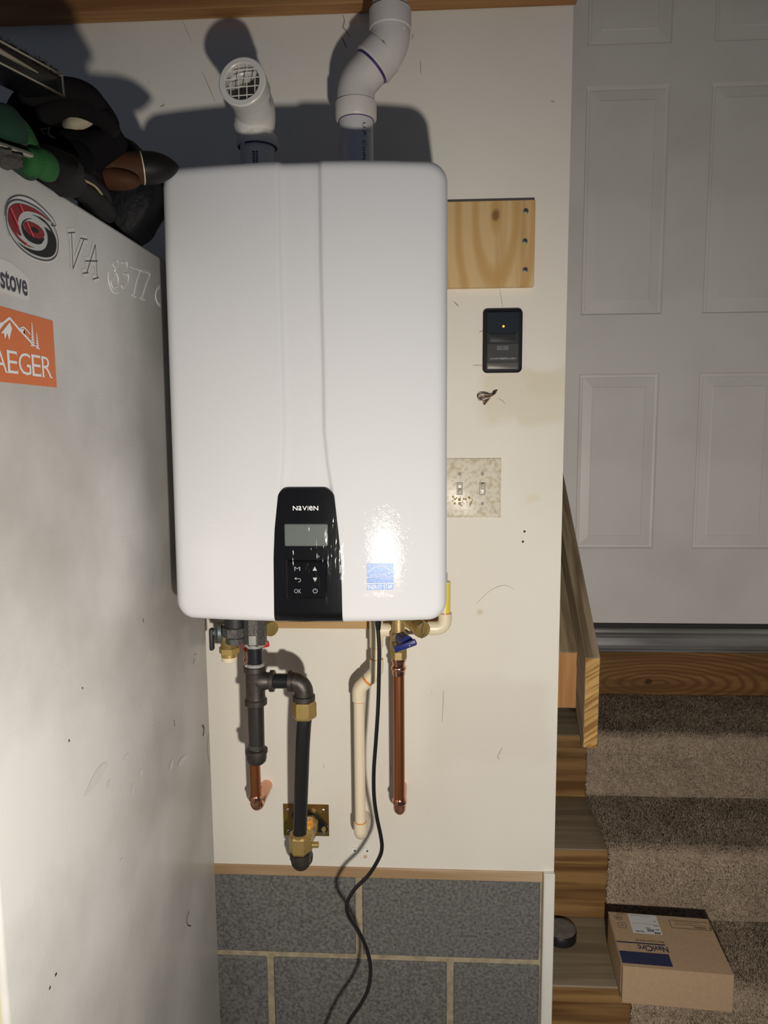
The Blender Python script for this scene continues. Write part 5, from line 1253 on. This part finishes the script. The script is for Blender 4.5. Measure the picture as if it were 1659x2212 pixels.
# bristle brush on top
br = thing('bristle_brush', 'black bristle brush with worn chrome rim lying on top of the sweatshirt', 'brush', at(60, 190, -.55))
E0, E1 = at(-70, 105, -.68), at(97, 190, -.56); d = (E1-E0).normalized(); side = d.cross(Vector((0, 0, 1))).normalized(); upb_ = side.cross(d)
rotm = Matrix((d, side, upb_)).transposed(); mc = (E0+E1)/2; BLn = (E1-E0).length
MB().box(mc, (BLn, .05, .022), rotm, .004, 2).build('back', 'blackpl', br)
mb = MB()
for sv in (-.0115, .0115):
    mb.loft([mc+d*(-BLn/2)+side*.0255+upb_*sv, mc+d*(BLn/2)+side*.0255+upb_*sv], .0016, 8)
mb.loft([mc+d*(BLn/2)+side*.0255-upb_*.0115, mc+d*(BLn/2)+side*.0255+upb_*.0115], .0018, 8)
mb.build('rim', 'chrome', br)
MB().loft([mc-d*BLn*.5+side*.0262+upb_*.001, mc+d*BLn*.12+side*.0262-upb_*.001], [.004, .0015], 10).build('handle_ridge', 'chrome', br)
mb = MB(); random.seed(21)
for k in range(900):
    p = mc+d*random.uniform(-.5, .49)*BLn+side*random.uniform(-.024, .024)+upb_*.010; t_ = p+upb_*random.uniform(.008, .013)+d*random.uniform(-.003, .003)+side*random.uniform(-.003, .003)
    mb.loft([p, t_], [.0006, .0003], 3)
mb.build('bristles', 'bristle', br, smooth=False)['kind'] = 'stuff'

# ================================================================== ON THE STAIRS
def carton():
    zb = .188+.0185
    FLb, FRb = atz(1343.5, 2166, zb), atz(1582, 2187.5, zb); U = (FRb-FLb); U.z = 0; Wd = U.length; U.normalize(); V = Vector((-U.y, U.x, 0))
    zt_ = at(1343.5, 2087, FLb.y).z; Hh = zt_-zb; Bk = atz(1315, 1969, zt_); Dp = (Bk-FLb).dot(V)
    T = thing('cardboard_box', 'brown cardboard carton with a navy blue stripe resting on the lowest visible stair', 'box', FLb+U*Wd/2+V*Dp/2)
    O = FLb.copy(); up_ = Vector((0, 0, 1))
    def q(u, v, z): return O+U*u+V*v+up_*z
    def slab(nm, u0, u1, v0, v1, z0, z1, mt_='card', bev=.0006):
        mb = MB(); b2 = MB().bb(u0, u1, v0, v1, z0, z1, bev)
        for vv in b2.bm.verts: vv.co = q(vv.co.x, vv.co.y, vv.co.z)
        mb.merge(b2.bm); return mb.build(nm, mt_, T, smooth=False)
    e = .003
    slab('side_panel', 0, Wd, 0, e, 0, Hh-e-.0005); slab('side_panel', 0, Wd, Dp-e, Dp, 0, Hh-e-.0005)
    slab('end_panel', 0, e, e+.0005, Dp-e-.0005, 0, Hh-e-.0015); slab('end_panel', Wd-e, Wd, e+.0005, Dp-e-.0005, 0, Hh-e-.0015)
    slab('bottom_panel', e, Wd-e, e, Dp-e, 0, e)
    lid = slab('lid', -.0012, Wd, -.0004, Dp, Hh-e, Hh); slab('tuck_flap', -.0018, -.0004, .012, Dp-.01, Hh*.18, Hh-e-.0008)
    slab('tuck_flap', Wd*.40, Wd*.98, Dp+.0002, Dp+.0016, Hh*.3, Hh-.004)
    def f(u, v): return q(u, v, Hh+.0004)
    S = Wd/.2258
    def rect(mb, u0, u1, v0, v1): mb.poly([f(u0*Wd, v0*Dp), f(u1*Wd, v0*Dp), f(u1*Wd, v1*Dp), f(u0*Wd, v1*Dp)])
    mb = MB(); rect(mb, .0, .465, .055, .265); rect(mb, .0, .462, .415, .437); mb.build('blue_stripe', 'navy', lid, smooth=False)
    # print reads upside-down for the viewer: text u runs right-to-left
    ft = lambda cu, cv: (lambda u, v: f(cu*Wd-u, cv*Dp-v))
    mb = MB(); put_text(mb, 'NaviCirc', ft(.335, .345), w=.285*Wd, h=.105*Dp, bold=.022); mb.build('brand_lettering', 'navy', lid, smooth=False)
    mb = MB(); put_text(mb, 'Recirculation valve kit', ft(.325, .475), w=.27*Wd, h=.036*Dp, bold=.008)
    mb.build('subtitle_print', 'cardink', lid, smooth=False); mb = MB()
    fr_ = ft(.79, .845); r = [(u, v) for u, v in rrect(.395*Wd, .15*Dp, .004)]
    stroke(mb, r+[r[0], r[1]], .0013, fr_)
    fr2 = lambda u, v: f(.79*Wd-u, .845*Dp-v)
    put_text(mb, 'WARNING:', fr2, w=.12*Wd, h=.035*Dp, u0=-.09*Wd, v0=.04*Dp, bold=.02)
    mb.poly([fr2(-.175*Wd, .025*Dp), fr2(-.195*Wd, .025*Dp), fr2(-.185*Wd, .062*Dp)])
    put_text(mb, 'Cancer and Reproductive Harm', fr2, w=.30*Wd, h=.026*Dp, v0=0)
    put_text(mb, 'www.P65Warnings.ca.gov', fr2, w=.25*Wd, h=.022*Dp, u0=.03*Wd, v0=-.042*Dp)
    mb.build('warning_print', 'cardink', lid, smooth=False); mb = MB()
    for cu, cv, wd, hd_ in ((.085, .89, .075, .085), (.10, .745, .085, .10)):
        r = rrect(wd*Wd, hd_*Dp, .006); fr3 = ft(cu, cv); stroke(mb, r+[r[0]], .0009, fr3)
    put_text(mb, 'NSF', ft(.085, .89), w=.05*Wd, h=.035*Dp, bold=.02); put_text(mb, 'cUPC', ft(.10, .745), w=.045*Wd, h=.03*Dp)
    mb.build('certification_print', 'cardink', lid, smooth=False)
    mb = MB(); rect(mb, .075, .16, .955, .985); mb.build('faint_print', 'cardshade', lid, smooth=False)
    mb = MB(); b2 = MB().bb(.19*Wd, .475*Wd, .615*Dp, .985*Dp, Hh+.0001, Hh+.0004)
    for vv in b2.bm.verts: vv.co = q(vv.co.x, vv.co.y, vv.co.z)
    mb.merge(b2.bm); lab = mb.build('paper_label', 'label_w', lid, smooth=False)
    mb = MB(); f2 = lambda cu, cv: (lambda u, v: q(cu*Wd-u, cv*Dp-v, Hh+.0008))
    put_text(mb, 'NaviEn', f2(.26, .645), w=.085*Wd, h=.028*Dp, bold=.02)
    for cu, cv, wd, hgt in ((.43, .635, .06, .03), (.37, .665, .07, .018), (.37, .69, .07, .018), (.44, .70, .04, .014), (.35, .72, .05, .012), (.44, .775, .05, .012), (.44, .86, .03, .01)):
        for k in range(3):
            mb.poly([f2(cu, cv)(-wd*Wd/2+wd*Wd*(k/3+.02), -hgt*Dp/2), f2(cu, cv)(-wd*Wd/2+wd*Wd*(k/3+.28), -hgt*Dp/2), f2(cu, cv)(-wd*Wd/2+wd*Wd*(k/3+.28), hgt*Dp/2), f2(cu, cv)(-wd*Wd/2+wd*Wd*(k/3+.02), hgt*Dp/2)])
    stroke(mb, [(-.12*Wd, 0), (.12*Wd, 0)], .0004, f2(.33, .80)); stroke(mb, [(-.09*Wd, 0), (.09*Wd, 0)], .0007, f2(.31, .955))
    mb.build('label_print', 'cardink', lab, smooth=False)
carton()
pc = atz(1210, 2033, .1885); pc = Vector((pc.x-.002, pc.y+.012, .1885))
pk = thing('rubber_puck', 'round black rubber puck lying on the bare stair tread beside the white trim', 'puck', pc)
rpk = .0381
pc.x = atz(1247, 2025, .2).x-rpk
pc.x = max(pc.x, XE+rpk+.004)
MB().lathe(pc, (0, 0, 1), [(0, rpk-.002), (.0015, rpk), (.0235, rpk), (.0252, rpk-.0018)], 48).build('side', 'puck_side', pk, ang=50)
MB().lathe(pc+Vector((0, 0, .0253)), (0, 0, 1), [(0, rpk-.002), (.0004, rpk-.0026), (.0005, rpk-.004)], 48).build('top_face', 'puck', pk)
for o in list(bpy.data.objects):
    for k in ('vec',):
        pass
# ---- scuffs and hairline marks on the wall and on the refrigerator side (flat marks with a shape of their own)
MT['scuff'] = mat('scuff_mark', (.30, .27, .23), .8)
MT['scuffk'] = mat('black_scuff', (.03, .028, .026), .8)
def wscuff(pts, w_, mt_='scuff'):
    P = spline([at(x, y, -.0004) for x, y in pts], 4); mb = MB(); L = []; R_ = []
    for i, p in enumerate(P):
        d = (P[min(i+1, len(P)-1)]-P[max(i-1, 0)]).normalized(); n = Vector((-d.z, 0, d.x))*w_/2*(.35+.65*math.sin(math.pi*(i+.5)/len(P)))
        L.append(mb.bm.verts.new(p+n)); R_.append(mb.bm.verts.new(p-n))
    for i in range(len(P)-1): mb.face([L[i], R_[i], R_[i+1], L[i+1]])
    mb.build('scuff_mark', mt_, wb, smooth=False)
for pts, w_ in (([(740, 32), (744, 45), (741, 58), (747, 66), (756, 80)], .0022), ([(738, 80), (745, 94), (748, 104)], .0022), ([(437, 155), (450, 185), (465, 220)], .0011), ([(393, 40), (405, 70), (415, 90)], .0008), ([(346, 229), (351, 229), (355, 224)], .002), ([(893, 72), (889, 85)], .0012), ([(908, 130), (909, 160)], .0012), ([(1079, 622), (1083, 645), (1086, 664)], .0009), ([(980, 651), (986, 657), (991, 662)], .0018), ([(1035, 717), (1044, 714)], .0016), ([(1022, 789), (1041, 789)], .0012), ([(958, 1490), (957, 1520), (955, 1560)], .0011), ([(1028, 1305), (1060, 1275), (1090, 1264), (1110, 1273)], .0008), ([(1190, 218), (1198, 221)], .0016), ([(1085, 1615), (1075, 1635), (1080, 1640)], .0013), ([(450, 1880), (520, 1872), (570, 1872)], .0012), ([(1075, 860), (1086, 866), (1091, 873)], .001), ([(560, 1418), (556, 1423)], .001)):
    wscuff(pts, w_)
for pts, w_ in (([(437, 1566), (440, 1575), (438, 1590)], .0045), ([(408, 1968), (403, 1985), (405, 1998), (412, 2000)], .0018), ([(450, 1585), (447, 1615), (452, 1650)], .0012), ([(421, 1412), (421, 1415)], .004), ([(419, 1423), (417, 1434)], .0018), ([(122, 2102), (118, 2108)], .003), ([(108, 2130), (106, 2138)], .003), ([(178, 1485), (177, 1488)], .003), ([(148, 1598), (149, 1602)], .003), ([(308, 1336), (310, 1345)], .0015), ([(376, 1555), (377, 1570)], .0016)):
    mb = MB(); fribbon(mb, pts, w_, .0006, 3, False); mb.build('scuff_mark', 'scuffk', fr, smooth=False)
MT['wiped'] = mat('wiped_enamel', (.66, .645, .625), .4, bump=(430, .38, .0012))
for pts in ([(232, 1650), (228, 1660), (212, 1690), (184, 1720), (186, 1708), (205, 1668), (222, 1648)], [(277, 1627), (274, 1640), (266, 1646), (268, 1634)], [(238, 1684), (236, 1700), (229, 1705), (232, 1690)], [(290, 1692), (288, 1710), (282, 1718), (285, 1700)], [(307, 1660), (308, 1672), (303, 1676), (302, 1664)], [(405, 1630), (395, 1650), (384, 1654), (392, 1636)], [(265, 1853), (266, 1862), (259, 1868), (259, 1858)], [(374, 1640), (370, 1664), (366, 1660), (369, 1644)]):
    mb = MB(); fpoly(mb, pts, .0004, 3); mb.build('wiped_patch', 'wiped', fr, smooth=False)
